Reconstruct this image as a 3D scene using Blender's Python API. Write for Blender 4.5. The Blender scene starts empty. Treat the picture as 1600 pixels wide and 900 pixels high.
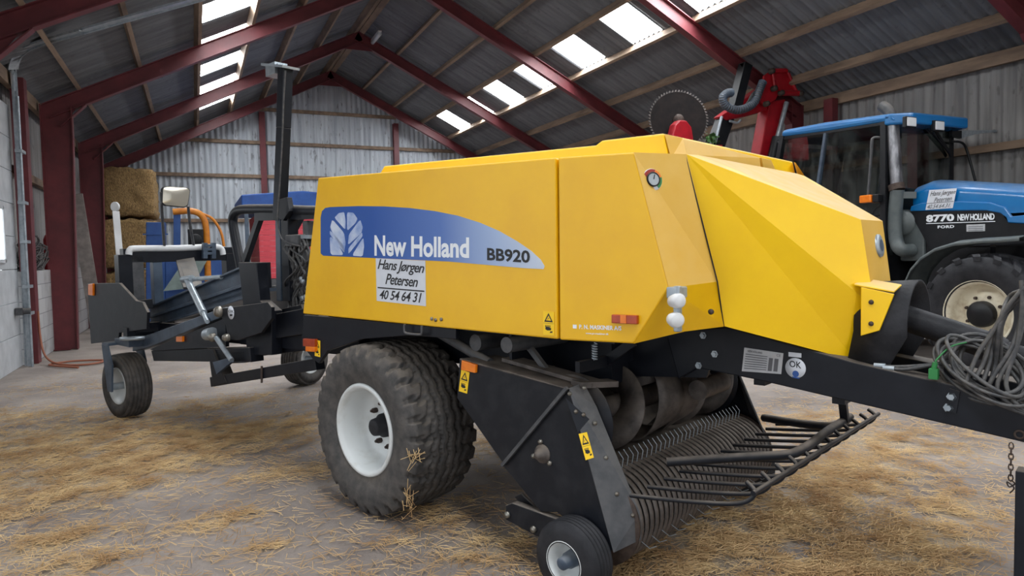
import bpy, bmesh, math, random
import numpy as np
from mathutils import Vector, Matrix
random.seed(7); rng = np.random.default_rng(11)
scene = bpy.context.scene
col = scene.collection
sin, cos, pi, rad = math.sin, math.cos, math.pi, math.radians

# ---------------------------------------------------------------- camera
F = 1080.0; CH = 1.75
def cam_axes(yaw, pitch, roll):
    cy, sy, cp, sp = cos(yaw), sin(yaw), cos(pitch), sin(pitch)
    fwd = np.array([sy*cp, cy*cp, -sp]); right = np.array([cy, -sy, 0.0]); up = np.cross(right, fwd)
    cr, sr = cos(roll), sin(roll)
    return np.array([cr*right+sr*up, -sr*right+cr*up, fwd])
AX = cam_axes(rad(24.6), rad(2.9), rad(-1.15))
CAM = np.array([0.0, 0.0, CH])
def ray(px, py): return AX.T @ np.array([(px-800)/F, -(py-450)/F, 1.0])
def W(px, py, axis, val):                       # world point on the plane axis=val
    d = ray(px, py); t = (val-CAM[axis])/d[axis]; return CAM+t*d
cd = bpy.data.cameras.new('camera'); co = bpy.data.objects.new('camera', cd); col.objects.link(co)
cd.sensor_width = 36; cd.lens = F/1600*36; cd.clip_end = 300
m = Matrix.Identity(4)
for i in range(3):
    m[i][0] = AX[0][i]; m[i][1] = AX[1][i]; m[i][2] = -AX[2][i]; m[i][3] = CAM[i]
co.matrix_world = m
scene.camera = co

# baler frame: x forward (towards the drawbar), y to the far side, z up
d0 = ray(-370, 409); d0[2] = 0; FW = -d0/np.linalg.norm(d0); LF = np.array([-FW[1], FW[0], 0.0])
OR = W(567, 806, 2, 0.0); HEAD = math.atan2(FW[1], FW[0])
def loc(p): q = np.array(p, float)-OR; return np.array([q@FW, q@LF, q[2]])
def wor(l): return OR+l[0]*FW+l[1]*LF+np.array([0, 0, l[2]])
CL = loc(CAM)
def L(px, py, axis, val):                       # baler-frame point on the plane axis=val
    d = ray(px, py); d = np.array([d@FW, d@LF, d[2]]); t = (val-CL[axis])/d[axis]; return CL+t*d
def LS(pts, axis, val): return [L(p[0], p[1], axis, val) for p in pts]
def WS(pts, axis, val): return [W(p[0], p[1], axis, val) for p in pts]
YC = 1.05
def mir(p): return np.array([p[0], 2*YC-p[1], p[2]])

# ---------------------------------------------------------------- materials
def nodes(name):
    mt = bpy.data.materials.new(name); mt.use_nodes = True
    nt = mt.node_tree; b = nt.nodes['Principled BSDF']; return mt, nt, b
def srgb(r, g, b):
    f = lambda c: (c/255/12.92) if c/255 <= .04045 else ((c/255+.055)/1.055)**2.4
    return (f(r), f(g), f(b), 1)
def mat(name, c1, c2=None, scale=6.0, rough=.5, metal=0.0, bump=0.0, bscale=40.0, dust=None, dustamt=.8, spec=None, detail=4, stretch=None, coat=0, lo=.35, hi=.65):
    """two-tone noise material, optional dust lying on upward faces, optional bump"""
    mt, nt, b = nodes(name); N = nt.nodes; K = nt.links
    tc = N.new('ShaderNodeTexCoord')
    src = tc.outputs['Object']
    if stretch:
        mp = N.new('ShaderNodeMapping'); mp.inputs['Scale'].default_value = stretch; K.new(src, mp.inputs['Vector']); src = mp.outputs['Vector']
    last = None
    if c2 is not None:
        n = N.new('ShaderNodeTexNoise'); n.inputs['Scale'].default_value = scale; n.inputs['Detail'].default_value = detail; n.inputs['Roughness'].default_value = .6
        K.new(src, n.inputs['Vector'])
        r = N.new('ShaderNodeValToRGB'); r.color_ramp.elements[0].position = lo; r.color_ramp.elements[1].position = hi
        r.color_ramp.elements[0].color = c1; r.color_ramp.elements[1].color = c2
        K.new(n.outputs['Fac'], r.inputs['Fac']); last = r.outputs['Color']
    if dust is not None:
        g = N.new('ShaderNodeNewGeometry'); s = N.new('ShaderNodeSeparateXYZ'); K.new(g.outputs['Normal'], s.inputs[0])
        mr = N.new('ShaderNodeMapRange'); mr.inputs[1].default_value = .25; mr.inputs[2].default_value = .9; mr.inputs[4].default_value = dustamt
        K.new(s.outputs['Z'], mr.inputs[0])
        n2 = N.new('ShaderNodeTexNoise'); n2.inputs['Scale'].default_value = 9; n2.inputs['Detail'].default_value = 5; K.new(tc.outputs['Object'], n2.inputs['Vector'])
        mr2 = N.new('ShaderNodeMapRange'); mr2.inputs[1].default_value = .3; mr2.inputs[2].default_value = .6; mr2.inputs[3].default_value = .45; K.new(n2.outputs['Fac'], mr2.inputs[0])
        mu = N.new('ShaderNodeMath'); mu.operation = 'MULTIPLY'; K.new(mr.outputs[0], mu.inputs[0]); K.new(mr2.outputs[0], mu.inputs[1])
        mx = N.new('ShaderNodeMixRGB'); K.new(mu.outputs[0], mx.inputs['Fac'])
        if last: K.new(last, mx.inputs['Color1'])
        else: mx.inputs['Color1'].default_value = c1
        mx.inputs['Color2'].default_value = dust; last = mx.outputs['Color']
        rr = N.new('ShaderNodeMapRange'); rr.inputs[3].default_value = rough; rr.inputs[4].default_value = .9; K.new(mu.outputs[0], rr.inputs[0]); K.new(rr.outputs[0], b.inputs['Roughness'])
    else: b.inputs['Roughness'].default_value = rough
    if last: K.new(last, b.inputs['Base Color'])
    else: b.inputs['Base Color'].default_value = c1
    b.inputs['Metallic'].default_value = metal
    if spec is not None: b.inputs['Specular IOR Level'].default_value = spec
    if coat: b.inputs['Coat Weight'].default_value = coat; b.inputs['Coat Roughness'].default_value = .15
    if bump:
        n3 = N.new('ShaderNodeTexNoise'); n3.inputs['Scale'].default_value = bscale; n3.inputs['Detail'].default_value = 5; K.new(src, n3.inputs['Vector'])
        bp = N.new('ShaderNodeBump'); bp.inputs['Strength'].default_value = bump; bp.inputs['Distance'].default_value = .02
        K.new(n3.outputs['Fac'], bp.inputs['Height']); K.new(bp.outputs['Normal'], b.inputs['Normal'])
    return mt
def emit(name, c, s):
    mt, nt, b = nodes(name); b.inputs['Base Color'].default_value = c
    b.inputs['Emission Color'].default_value = c; b.inputs['Emission Strength'].default_value = s; return mt
M = {}
tan = srgb(205, 175, 120)
M['yellow'] = mat('yellow_paint', srgb(240,186,10), srgb(234,178,14), 3, .35, dust=srgb(215,182,120), dustamt=.75, bump=.02, bscale=3)
M['yellow_hood'] = mat('yellow_hood_paint', srgb(252,204,8), srgb(247,197,8), 3, .33, dust=srgb(212,184,138), dustamt=.85)
M['yellow_dusty_shaded'] = mat('dusty_shaded_yellow_paint', srgb(216,172,76), srgb(212,164,56), 4, .6, dust=srgb(214,184,134), dustamt=.95)  # dust tone, base also darkened to carry the shade of forward-facing sheets
M['black'] = mat('black_painted_steel', srgb(17,20,28), srgb(25,28,35), 8, .4, spec=.28, dust=srgb(120,112,104), dustamt=.75)
M['black_scuffed'] = mat('scuffed_black_steel', srgb(19,22,29), srgb(36,38,43), 10, .42, spec=.3, dust=srgb(140,130,120), dustamt=.8, lo=.45, hi=.75)
M['dusty_steel'] = mat('dusty_worn_steel', srgb(62,57,55), srgb(104,96,91), 9, .55, .25, dust=srgb(135,122,108), dustamt=.6)
M['darkgrey'] = mat('dark_grey_steel', srgb(58,60,64), srgb(80,80,82), 12, .5, dust=srgb(140,132,122), dustamt=.6)
M['bluegrey'] = mat('blue_grey_steel', srgb(54,66,82), srgb(78,92,108), 5, .4, dust=srgb(130,132,134), dustamt=.6)
M['galv'] = mat('galvanised_steel', srgb(150,160,168), srgb(178,186,192), 12, .4, .5)
M['rubber'] = mat('tyre_rubber', srgb(58,57,57), srgb(86,82,79), 12, .75, dust=srgb(128,116,102), dustamt=.5, bump=.15, bscale=60)
M['rubber_clean'] = mat('dark_rubber', srgb(28,29,33), srgb(44,44,48), 9, .6, spec=.3, bump=.1, bscale=60)
M['rim_white'] = mat('white_rim_paint', srgb(214,218,218), srgb(190,190,184), 6, .4, lo=.5, hi=.8)
M['rim_cream'] = mat('cream_rim_paint', srgb(214,206,184), srgb(170,150,120), 8, .5, lo=.5, hi=.8)
M['bolt'] = mat('zinc_bolt', srgb(150,148,140), srgb(110,100,90), 30, .4, .7)
M['rust'] = mat('rusty_steel', srgb(84,70,62), srgb(60,50,46), 20, .7, .3)
M['white'] = mat('white_plastic', srgb(222,224,226), srgb(208,208,208), 4, .5)
M['sticker_white'] = mat('white_sticker', srgb(216,220,228), srgb(206,210,218), 5, .45)
M['sticker_grey'] = mat('grey_type_plate', srgb(196,198,200), srgb(176,178,182), 12, .4)
M['sticker_yellow'] = mat('yellow_sticker', srgb(252,206,24), None, rough=.5)
M['ink'] = mat('black_print', srgb(22,22,26), None, rough=.5)
M['ink_red'] = mat('red_print', srgb(150,40,30), None, rough=.5)
M['ink_white'] = mat('white_print', srgb(232,236,240), None, rough=.45)
M['ink_grey'] = mat('grey_print', srgb(96,96,100), None, rough=.6)
M['ink_blue'] = mat('blue_print', srgb(40,80,150), None, rough=.5)
M['ink_petal'] = mat('pale_blue_print', srgb(206,216,232), srgb(130,155,205), 7, .45)
M['orange'] = mat('orange_reflector', srgb(240,130,10), srgb(225,110,10), 20, .3, coat=.5)
M['redlens'] = mat('red_orange_lens', srgb(176,62,18), srgb(150,48,14), 20, .3, coat=.5)
M['glassy'] = mat('gauge_face', srgb(170,176,180), None, rough=.15)
M['green'] = mat('green_plastic', srgb(40,120,62), None, rough=.5)
M['hose'] = mat('black_hose', srgb(54,55,58), srgb(86,84,82), 25, .5)
M['tblue'] = mat('tractor_blue_paint', srgb(6,108,172), srgb(4,98,160), 2, .25, dust=srgb(120,140,165), dustamt=.55, coat=.4)
M['tblack'] = mat('tractor_black', srgb(18,20,24), srgb(27,28,31), 5, .4, spec=.3, dust=srgb(120,116,112), dustamt=.5)
M['tgrey'] = mat('tractor_grey', srgb(74,82,84), srgb(90,96,96), 5, .5)
M['exhaust'] = mat('exhaust_steel', srgb(92,92,96), srgb(150,150,154), 16, .35, .7, stretch=(1,1,.3))
M['tinterior'] = mat('cab_interior', srgb(40,46,44), srgb(70,80,74), 3, .8)
M['seat'] = mat('seat_fabric', srgb(60,58,60), srgb(80,76,76), 20, .9)
M['red'] = mat('red_machine_paint', srgb(176,18,34), srgb(150,14,28), 4, .4, dust=srgb(170,90,90), dustamt=.35)
M['redpale'] = mat('faded_red_boards', srgb(206,74,84), srgb(188,60,72), 5, .7, stretch=(1,1,8))
M['tarp'] = mat('blue_tarpaulin', srgb(34,78,146), srgb(26,64,128), 3, .6, bump=.3, bscale=5)
M['mblue'] = mat('blue_machine_paint', srgb(30,66,128), srgb(40,80,140), 4, .55, dust=srgb(140,140,140), dustamt=.5)
M['morange'] = mat('orange_pipe_paint', srgb(206,130,30), srgb(180,104,24), 6, .5)
M['palegreen'] = mat('pale_green_sheet', srgb(120,136,132), srgb(104,118,116), 6, .6)
M['mirror'] = mat('mirror_glass', srgb(190,184,170), None, rough=.15, metal=.5)
M['wood'] = mat('weathered_timber', srgb(110,92,78), srgb(146,124,104), 5, .85, stretch=(1,.2,1), bump=.15)
M['woodgrey'] = mat('grey_plank', srgb(120,112,108), srgb(146,138,132), 6, .85)
M['steelred'] = mat('red_oxide_steel', srgb(108,44,49), srgb(90,37,42), 3, .5, bump=.05)
M['strawbale'] = mat('straw_bale', srgb(104,82,52), srgb(178,146,98), 26, .95, bump=1.0, bscale=45, stretch=(1,1,.6), lo=.3, hi=.7)
M['straw'] = mat('loose_straw', srgb(212,182,134), srgb(164,128,86), 3, .85)
M['blade'] = mat('rusty_saw_plate', srgb(40,34,33), srgb(30,27,27), 7, .8, 0, spec=.15)
M['twine'] = mat('old_twine', srgb(96,92,90), srgb(60,58,60), 8, .9)
M['leafgreen'] = mat('plant_remains', srgb(70,110,50), srgb(50,80,40), 20, .8)
M['hosered'] = mat('red_brown_hose', srgb(150,90,66), None, rough=.6)
M['sky_pane'] = emit('skylight_sheet', (0.93, .97, 1.0, 1), 27.0)
M['door_pane'] = emit('door_window_pane', (0.93, .97, 1.0, 1), 2.0)
M['tube'] = mat('lamp_plastic', srgb(200,205,208), None, rough=.4)

def glass_mat():
    mt, nt, b = nodes('cab_glass'); N = nt.nodes; K = nt.links
    out = [n for n in N if n.type == 'OUTPUT_MATERIAL'][0]
    t = N.new('ShaderNodeBsdfTransparent'); t.inputs[0].default_value = (.33, .37, .36, 1)
    g = N.new('ShaderNodeBsdfGlossy'); g.inputs['Roughness'].default_value = .03
    lw = N.new('ShaderNodeLayerWeight'); lw.inputs['Blend'].default_value = .25; fr = N.new('ShaderNodeMapRange'); fr.inputs[3].default_value = .09; fr.inputs[4].default_value = .8; K.new(lw.outputs['Facing'], fr.inputs[0])
    mx = N.new('ShaderNodeMixShader'); K.new(fr.outputs[0], mx.inputs[0]); K.new(t.outputs[0], mx.inputs[1]); K.new(g.outputs[0], mx.inputs[2])
    # dirt film
    n = N.new('ShaderNodeTexNoise'); n.inputs['Scale'].default_value = 5; n.inputs['Detail'].default_value = 8
    df = N.new('ShaderNodeBsdfDiffuse'); df.inputs[0].default_value = srgb(120,125,120)
    mr = N.new('ShaderNodeMapRange'); mr.inputs[1].default_value = .45; mr.inputs[2].default_value = .8; mr.inputs[4].default_value = .3; K.new(n.outputs['Fac'], mr.inputs[0])
    m2 = N.new('ShaderNodeMixShader'); K.new(mr.outputs[0], m2.inputs[0]); K.new(mx.outputs[0], m2.inputs[1]); K.new(df.outputs[0], m2.inputs[2])
    K.new(m2.outputs[0], out.inputs[0]); return mt
M['glass'] = glass_mat()

def decal_mat():
    """side decal: printed gradient from deep blue (rear) to pale silver-blue (front)"""
    mt, nt, b = nodes('blue_gradient_print'); N = nt.nodes; K = nt.links
    tc = N.new('ShaderNodeTexCoord'); s = N.new('ShaderNodeSeparateXYZ'); K.new(tc.outputs['Generated'], s.inputs[0])
    r = N.new('ShaderNodeValToRGB'); e = r.color_ramp.elements
    e[0].position = .3; e[0].color = srgb(26,78,158); e[1].position = 1; e[1].color = srgb(196,206,222)
    x = r.color_ramp.elements.new(.62); x.color = srgb(78,112,180)
    x = r.color_ramp.elements.new(.84); x.color = srgb(160,180,214)
    K.new(s.outputs['X'], r.inputs['Fac']); K.new(r.outputs['Color'], b.inputs['Base Color']); b.inputs['Roughness'].default_value = .4
    return mt
M['decal'] = decal_mat()

def corr_mat(name, c1, c2, c3, axis='X', spots=.5):
    """old corrugated sheet: broad tone, streaks running down, dark specks"""
    mt, nt, b = nodes(name); N = nt.nodes; K = nt.links
    tc = N.new('ShaderNodeTexCoord')
    mp = N.new('ShaderNodeMapping'); mp.inputs['Scale'].default_value = (6, 6, .35) if axis == 'X' else (.5, 5, .5); K.new(tc.outputs['Object'], mp.inputs[0])
    n = N.new('ShaderNodeTexNoise'); n.inputs['Scale'].default_value = 1.4; n.inputs['Detail'].default_value = 6; K.new(mp.outputs[0], n.inputs[0])
    r = N.new('ShaderNodeValToRGB'); r.color_ramp.elements[0].position = .35; r.color_ramp.elements[1].position = .65
    r.color_ramp.elements[0].color = c1; r.color_ramp.elements[1].color = c2; K.new(n.outputs['Fac'], r.inputs[0])
    mp2 = N.new('ShaderNodeMapping'); mp2.inputs['Scale'].default_value = (9, 9, 3); K.new(tc.outputs['Object'], mp2.inputs[0])
    n2 = N.new('ShaderNodeTexNoise'); n2.inputs['Scale'].default_value = 1; n2.inputs['Detail'].default_value = 3; K.new(mp2.outputs[0], n2.inputs[0])
    r2 = N.new('ShaderNodeMapRange'); r2.inputs[1].default_value = .62; r2.inputs[2].default_value = .7; r2.inputs[4].default_value = spots; K.new(n2.outputs['Fac'], r2.inputs[0])
    mx = N.new('ShaderNodeMixRGB'); K.new(r2.outputs[0], mx.inputs[0]); K.new(r.outputs[0], mx.inputs[1]); mx.inputs[2].default_value = c3
    K.new(mx.outputs[0], b.inputs['Base Color']); b.inputs['Roughness'].default_value = .8; return mt
M['gable'] = corr_mat('pale_corrugated_wall', srgb(196,202,208), srgb(164,170,178), srgb(96,92,92), spots=.6)
M['sidewall'] = corr_mat('grey_corrugated_wall', srgb(150,148,146), srgb(118,116,116), srgb(80,76,74), spots=.5)
M['roof'] = corr_mat('fibre_cement_roof', srgb(112,114,118), srgb(92,94,98), srgb(70,70,74), axis='Y', spots=.4)

def block_mat():
    mt, nt, b = nodes('white_block_wall'); N = nt.nodes; K = nt.links
    tc = N.new('ShaderNodeTexCoord'); mp = N.new('ShaderNodeMapping'); mp.inputs['Rotation'].default_value = (pi/2, 0, pi/2); K.new(tc.outputs['Object'], mp.inputs[0])
    sx = N.new('ShaderNodeSeparateXYZ'); K.new(tc.outputs['Object'], sx.inputs[0]); cx = N.new('ShaderNodeCombineXYZ'); K.new(sx.outputs['Y'], cx.inputs['X']); K.new(sx.outputs['Z'], cx.inputs['Y'])
    br = N.new('ShaderNodeTexBrick'); br.inputs['Scale'].default_value = 1; br.inputs['Brick Width'].default_value = .6; br.inputs['Row Height'].default_value = .27; br.inputs['Mortar Size'].default_value = .008
    br.inputs['Color1'].default_value = srgb(182,182,182); br.inputs['Color2'].default_value = srgb(168,168,170); br.inputs['Mortar'].default_value = srgb(128,128,130)
    K.new(cx.outputs[0], br.inputs['Vector'])
    n = N.new('ShaderNodeTexNoise'); n.inputs['Scale'].default_value = 2.2; n.inputs['Detail'].default_value = 6; K.new(tc.outputs['Object'], n.inputs[0])
    mr = N.new('ShaderNodeMapRange'); mr.inputs[1].default_value = .5; mr.inputs[2].default_value = .75; mr.inputs[4].default_value = .6; K.new(n.outputs['Fac'], mr.inputs[0])
    mx = N.new('ShaderNodeMixRGB'); K.new(mr.outputs[0], mx.inputs[0]); K.new(br.outputs[0], mx.inputs[1]); mx.inputs[2].default_value = srgb(110,100,92)
    K.new(mx.outputs[0], b.inputs['Base Color']); b.inputs['Roughness'].default_value = .85
    return mt
M['block'] = block_mat()
M['doorwhite'] = mat('white_door_panel', srgb(196,200,204), srgb(176,180,184), 3, .5)

def floor_mat():
    mt, nt, b = nodes('dusty_concrete_floor'); N = nt.nodes; K = nt.links
    tc = N.new('ShaderNodeTexCoord')
    def noise(s, d=5, r=.6):
        n = N.new('ShaderNodeTexNoise'); n.inputs['Scale'].default_value = s; n.inputs['Detail'].default_value = d; n.inputs['Roughness'].default_value = r; K.new(tc.outputs['Object'], n.inputs[0]); return n
    a = noise(.8, 8); r = N.new('ShaderNodeValToRGB'); r.color_ramp.elements[0].position = .35; r.color_ramp.elements[1].position = .68
    r.color_ramp.elements[0].color = srgb(124,115,110); r.color_ramp.elements[1].color = srgb(164,153,144); K.new(a.outputs['Fac'], r.inputs[0])
    a2 = noise(14, 8, .7); r2 = N.new('ShaderNodeMapRange'); r2.inputs[1].default_value = .55; r2.inputs[2].default_value = .75; r2.inputs[4].default_value = .45; K.new(a2.outputs['Fac'], r2.inputs[0])
    m1 = N.new('ShaderNodeMixRGB'); K.new(r2.outputs[0], m1.inputs[0]); K.new(r.outputs[0], m1.inputs[1]); m1.inputs[2].default_value = srgb(78,70,64)
    # straw chaff where the litter lies (vertex attribute), broken up with stretched fine noise
    at = N.new('ShaderNodeAttribute'); at.attribute_name = 'litter'
    f1 = noise(36, 6, .75); f2 = noise(5, 4)
    ad = N.new('ShaderNodeMath'); ad.operation = 'ADD'; K.new(f1.outputs['Fac'], ad.inputs[0]); K.new(f2.outputs['Fac'], ad.inputs[1])
    ad2 = N.new('ShaderNodeMath'); ad2.operation = 'ADD'; K.new(ad.outputs[0], ad2.inputs[0]); K.new(at.outputs['Fac'], ad2.inputs[1])
    mr = N.new('ShaderNodeMapRange'); mr.inputs[1].default_value = 1.3; mr.inputs[2].default_value = 1.8; mr.inputs[4].default_value = .7; K.new(ad2.outputs[0], mr.inputs[0])
    sc = N.new('ShaderNodeValToRGB'); sc.color_ramp.elements[0].position = .35; sc.color_ramp.elements[1].position = .65; sc.color_ramp.elements[0].color = srgb(134,116,92); sc.color_ramp.elements[1].color = srgb(204,184,150)
    f3 = noise(60, 4, .8); K.new(f3.outputs['Fac'], sc.inputs[0])
    m2 = N.new('ShaderNodeMixRGB'); K.new(mr.outputs[0], m2.inputs[0]); K.new(m1.outputs[0], m2.inputs[1]); K.new(sc.outputs[0], m2.inputs[2])
    K.new(m2.outputs[0], b.inputs['Base Color']); b.inputs['Roughness'].default_value = .85
    bp = N.new('ShaderNodeBump'); bp.inputs['Strength'].default_value = .5; bp.inputs['Distance'].default_value = .02; K.new(ad.outputs[0], bp.inputs['Height']); K.new(bp.outputs[0], b.inputs['Normal'])
    return mt
M['floor'] = floor_mat()

# ---------------------------------------------------------------- mesh builder
class MB:
    def __init__(s): s.v = []; s.f = []; s.sm = []
    def add(s, vs, fs, smooth=False):
        n = len(s.v); s.v += [tuple(map(float, q)) for q in vs]
        for f in fs: s.f.append([i+n for i in f]); s.sm.append(smooth)
        return s
    def box(s, c, size, rot=None):
        h = [x/2 for x in size]; vs = []
        for i in (-1, 1):
            for j in (-1, 1):
                for k in (-1, 1):
                    v = Vector((i*h[0], j*h[1], k*h[2]))
                    if rot is not None: v = rot @ v
                    vs.append((c[0]+v.x, c[1]+v.y, c[2]+v.z))
        return s.add(vs, [(0,1,3,2), (4,6,7,5), (0,4,5,1), (2,3,7,6), (0,2,6,4), (1,5,7,3)])
    def prism(s, poly, t):
        """planar polygon extruded by vector t"""
        n = len(poly); t = np.array(t, float); P = [np.array(p, float) for p in poly]
        vs = P+[p+t for p in P]
        return s.add(vs, [list(range(n)), list(range(2*n-1, n-1, -1))]+[(i, i+n, (i+1) % n+n, (i+1) % n) for i in range(n)])
    def poly(s, pts): return s.add(pts, [list(range(len(pts)))])
    def bar(s, a, b, w, h, up=(0, 0, 1)):
        """rectangular bar from a to b; h measured along up"""
        a = Vector(a); b = Vector(b); d = (b-a); ln = d.length; d.normalize(); u = Vector(up)
        x = d.cross(u)
        if x.length < 1e-4: x = d.cross(Vector((1, 0, 0)))
        x.normalize(); u = x.cross(d)
        r = Matrix((d, x, u)).transposed()
        return s.box((a+b)/2, (ln, w, h), r)
    def tube(s, path, r, n=10, closed=False, cap=True):
        P = [Vector(p) for p in path]; k = len(P); rs = r if isinstance(r, (list, tuple)) else [r]*k
        rings = []; prev = None
        for i in range(k):
            if closed: d = P[(i+1) % k]-P[i-1]
            else: d = P[min(i+1, k-1)]-P[max(i-1, 0)]
            d.normalize()
            if prev is None:
                x = d.cross(Vector((0, 0, 1)))
                if x.length < .01: x = d.cross(Vector((1, 0, 0)))
            else: x = prev-d*prev.dot(d)
            x.normalize(); prev = x; y = d.cross(x)
            rings.append([P[i]+x*(rs[i]*cos(2*pi*j/n))+y*(rs[i]*sin(2*pi*j/n)) for j in range(n)])
        vs = [v for g in rings for v in g]; fs = []
        for i in range(k if closed else k-1):
            i2 = (i+1) % k
            for j in range(n): fs.append((i*n+j, i*n+(j+1) % n, i2*n+(j+1) % n, i2*n+j))
        s.add(vs, fs, True)
        if cap and not closed:
            s.add(rings[0], [list(range(n-1, -1, -1))]); s.add(rings[-1], [list(range(n))])
        return s
    def cyl(s, a, b, r, n=20): return s.tube([a, b], r, n)
    def lathe(s, prof, c, axis, n=48, smooth=True, arc=(0, 2*pi)):
        """prof: list of (offset along axis, radius)"""
        ax = Vector(axis).normalized(); x = ax.cross(Vector((0, 0, 1)))
        if x.length < .01: x = Vector((1, 0, 0))
        x.normalize(); y = x.cross(ax); c = Vector(c); full = abs(arc[1]-arc[0]-2*pi) < 1e-6
        m_ = n if full else n+1; vs = []; k = len(prof)
        for i in range(m_):
            a = arc[0]+(arc[1]-arc[0])*i/n; e = x*cos(a)+y*sin(a)
            for (o, r) in prof: vs.append(c+ax*o+e*r)
        fs = []
        for i in range(n):
            i2 = (i+1) % m_
            for j in range(k-1): fs.append((i*k+j, i2*k+j, i2*k+j+1, i*k+j+1))
        return s.add(vs, fs, smooth)
    def build(s, name, material, parent=None, off=(0, 0, 0), bevel=0, fixn=True):
        me = bpy.data.meshes.new(name)
        o_ = np.array(off, float)
        vs = [tuple(np.array(v)-o_) for v in s.v]
        me.from_pydata(vs, [], s.f); me.update()
        me.polygons.foreach_set('use_smooth', s.sm)
        if fixn:
            bm = bmesh.new(); bm.from_mesh(me); bmesh.ops.recalc_face_normals(bm, faces=bm.faces); bm.to_mesh(me); bm.free()
        me.materials.append(M[material] if isinstance(material, str) else material)
        o = bpy.data.objects.new(name, me); col.objects.link(o)
        if parent is not None: o.parent = parent
        if bevel:
            b = o.modifiers.new('bevel', 'BEVEL'); b.width = bevel; b.segments = 2; b.limit_method = 'ANGLE'; b.angle_limit = rad(35)
        return o
def tag(o, label=None, cat=None, group=None, kind=None):
    if label: o['label'] = label
    if cat: o['category'] = cat
    if group: o['group'] = group
    if kind: o['kind'] = kind
    return o
def empty(name, location, rz=0.0):
    o = bpy.data.objects.new(name, None); o.empty_display_size = .2; o.location = location; o.rotation_euler = (0, 0, rz); col.objects.link(o); return o
def struct(mb, name, material, **k): return tag(mb.build(name, material, **k), kind='structure')
def copy_part(o, parent, delta):
    c = o.copy(); col.objects.link(c); c.parent = parent; c.location = Vector(o.location)+Vector(delta); return c
def smooth_path(pts, n=8, closed=False):
    P = [Vector(p) for p in pts]; out = []; k = len(P)
    for i in range(k if closed else k-1):
        g = lambda j: P[j % k] if closed else P[max(0, min(k-1, j))]
        p0, p1, p2, p3 = g(i-1), g(i), g(i+1), g(i+2)
        for q in range(n):
            t = q/n
            out.append(.5*((2*p1)+(p2-p0)*t+(2*p0-5*p1+4*p2-p3)*t*t+(3*p1-p0-3*p2+p3)*t**3))
    if not closed: out.append(P[-1])
    return out
def text_mesh(body, bold=.0, shear=0.0, space=1.0):
    cu = bpy.data.curves.new('t', 'FONT'); cu.body = body; cu.offset = bold; cu.shear = shear; cu.space_character = space; cu.resolution_u = 3
    o = bpy.data.objects.new('t', cu); col.objects.link(o)
    bpy.context.view_layer.update()
    dg = bpy.context.evaluated_depsgraph_get(); e = o.evaluated_get(dg); me = e.to_mesh()
    vs = np.array([v.co[:] for v in me.vertices]); fs = [list(p.vertices) for p in me.polygons]
    e.to_mesh_clear(); bpy.data.objects.remove(o); bpy.data.curves.remove(cu)
    mn, mx = vs.min(0), vs.max(0)
    uv = (vs[:, :2]-mn[:2])/(mx[:2]-mn[:2]); return uv, fs
def text_on(mb, body, quad, bold=0.0, shear=0.0, space=1.0):
    """letters fitted to the 3-D quad (bottom-left, bottom-right, top-right, top-left)"""
    uv, fs = text_mesh(body, bold, shear, space); q = [np.array(p) for p in quad]
    vs = [(q[0]*(1-u)+q[1]*u)*(1-v)+(q[3]*(1-u)+q[2]*u)*v for u, v in uv]
    mb.add(vs, fs); return mb
def in_quad(quad, u, v):
    q = [np.array(p) for p in quad]; return (q[0]*(1-u)+q[1]*u)*(1-v)+(q[3]*(1-u)+q[2]*u)*v
# ---------------------------------------------------------------- building
XL, XR, XM = -2.6, 12.16, 4.77
ZE, ZR, SL = 4.83, 8.52, 0.5          # underside of the purlins at eaves / ridge, slope
Y0, Y1 = -7.0, 26.95
FRAMES = [-3.8, 1.2, 6.3, 11.25, 16.25, 21.2, 25.95]
def zr(x): return ZR-SL*abs(x-XM)
trim_n = [0]
def trim(mb, material, **k):
    trim_n[0] += 1; return struct(mb, 'trim_%d' % trim_n[0], material, **k)
# floor with litter attribute
LIT = []                                # litter patches: x, y, radius along, radius across, angle, weight
def patch(px, py, rx, ry, w, ang=0.0):
    p = W(px, py, 2, 0.0); LIT.append((p[0], p[1], rx, ry, ang, w))
for q in [(60,690,1.3,.9,1,0),(160,735,1.2,.8,1,.2),(300,690,1.3,.8,1,.1),(420,665,.9,.5,.8,0),(120,775,.8,.35,.7,.3),(70,845,.35,.22,1,.2),(120,880,.3,.2,.8,0),(345,812,.35,.18,.8,.2),
          (430,852,.16,.08,.9,0),(250,640,.9,.5,.6,0),(360,628,.7,.35,.7,.2),(455,735,.4,.25,.8,0),(200,690,.7,.5,.9,0),(20,650,.9,.5,.8,0),
          (740,690,.45,.5,.6,.3),(780,850,.45,.3,.7,0),(1000,890,.7,.3,.9,0),(1130,850,.6,.35,1,.3),(1250,800,.8,.4,1,.3),(1330,740,.8,.5,.9,.2),(1420,860,.8,.3,1,.2),(1500,790,.6,.3,.7,.4),
          (1370,690,.8,.4,.8,.2),(1470,700,.7,.3,.6,.2),(1250,655,1.2,.6,.5,0),(1300,890,.8,.2,1,.1),(690,800,.3,.2,.6,0),(620,845,.3,.1,.3,0),(1100,790,.5,.3,.8,0),(170,600,1.5,.5,.3,0)]:
    patch(*q)
def litter(x, y):
    s = np.zeros_like(x)
    for (a, b, rx, ry, an, w) in LIT:
        dx, dy = x-a, y-b; u = dx*cos(an)+dy*sin(an); v = -dx*sin(an)+dy*cos(an)
        s = np.maximum(s, w*np.exp(-((u/rx)**2+(v/ry)**2)))
    return s
gx = np.concatenate([[-16, -8], np.arange(-3.2, 7.0, .09), np.arange(7.0, 12.9, .5)]); gy = np.concatenate([[Y0-12, Y0, -2], np.arange(0, 13, .09), np.arange(13, 28, .6)])
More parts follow.
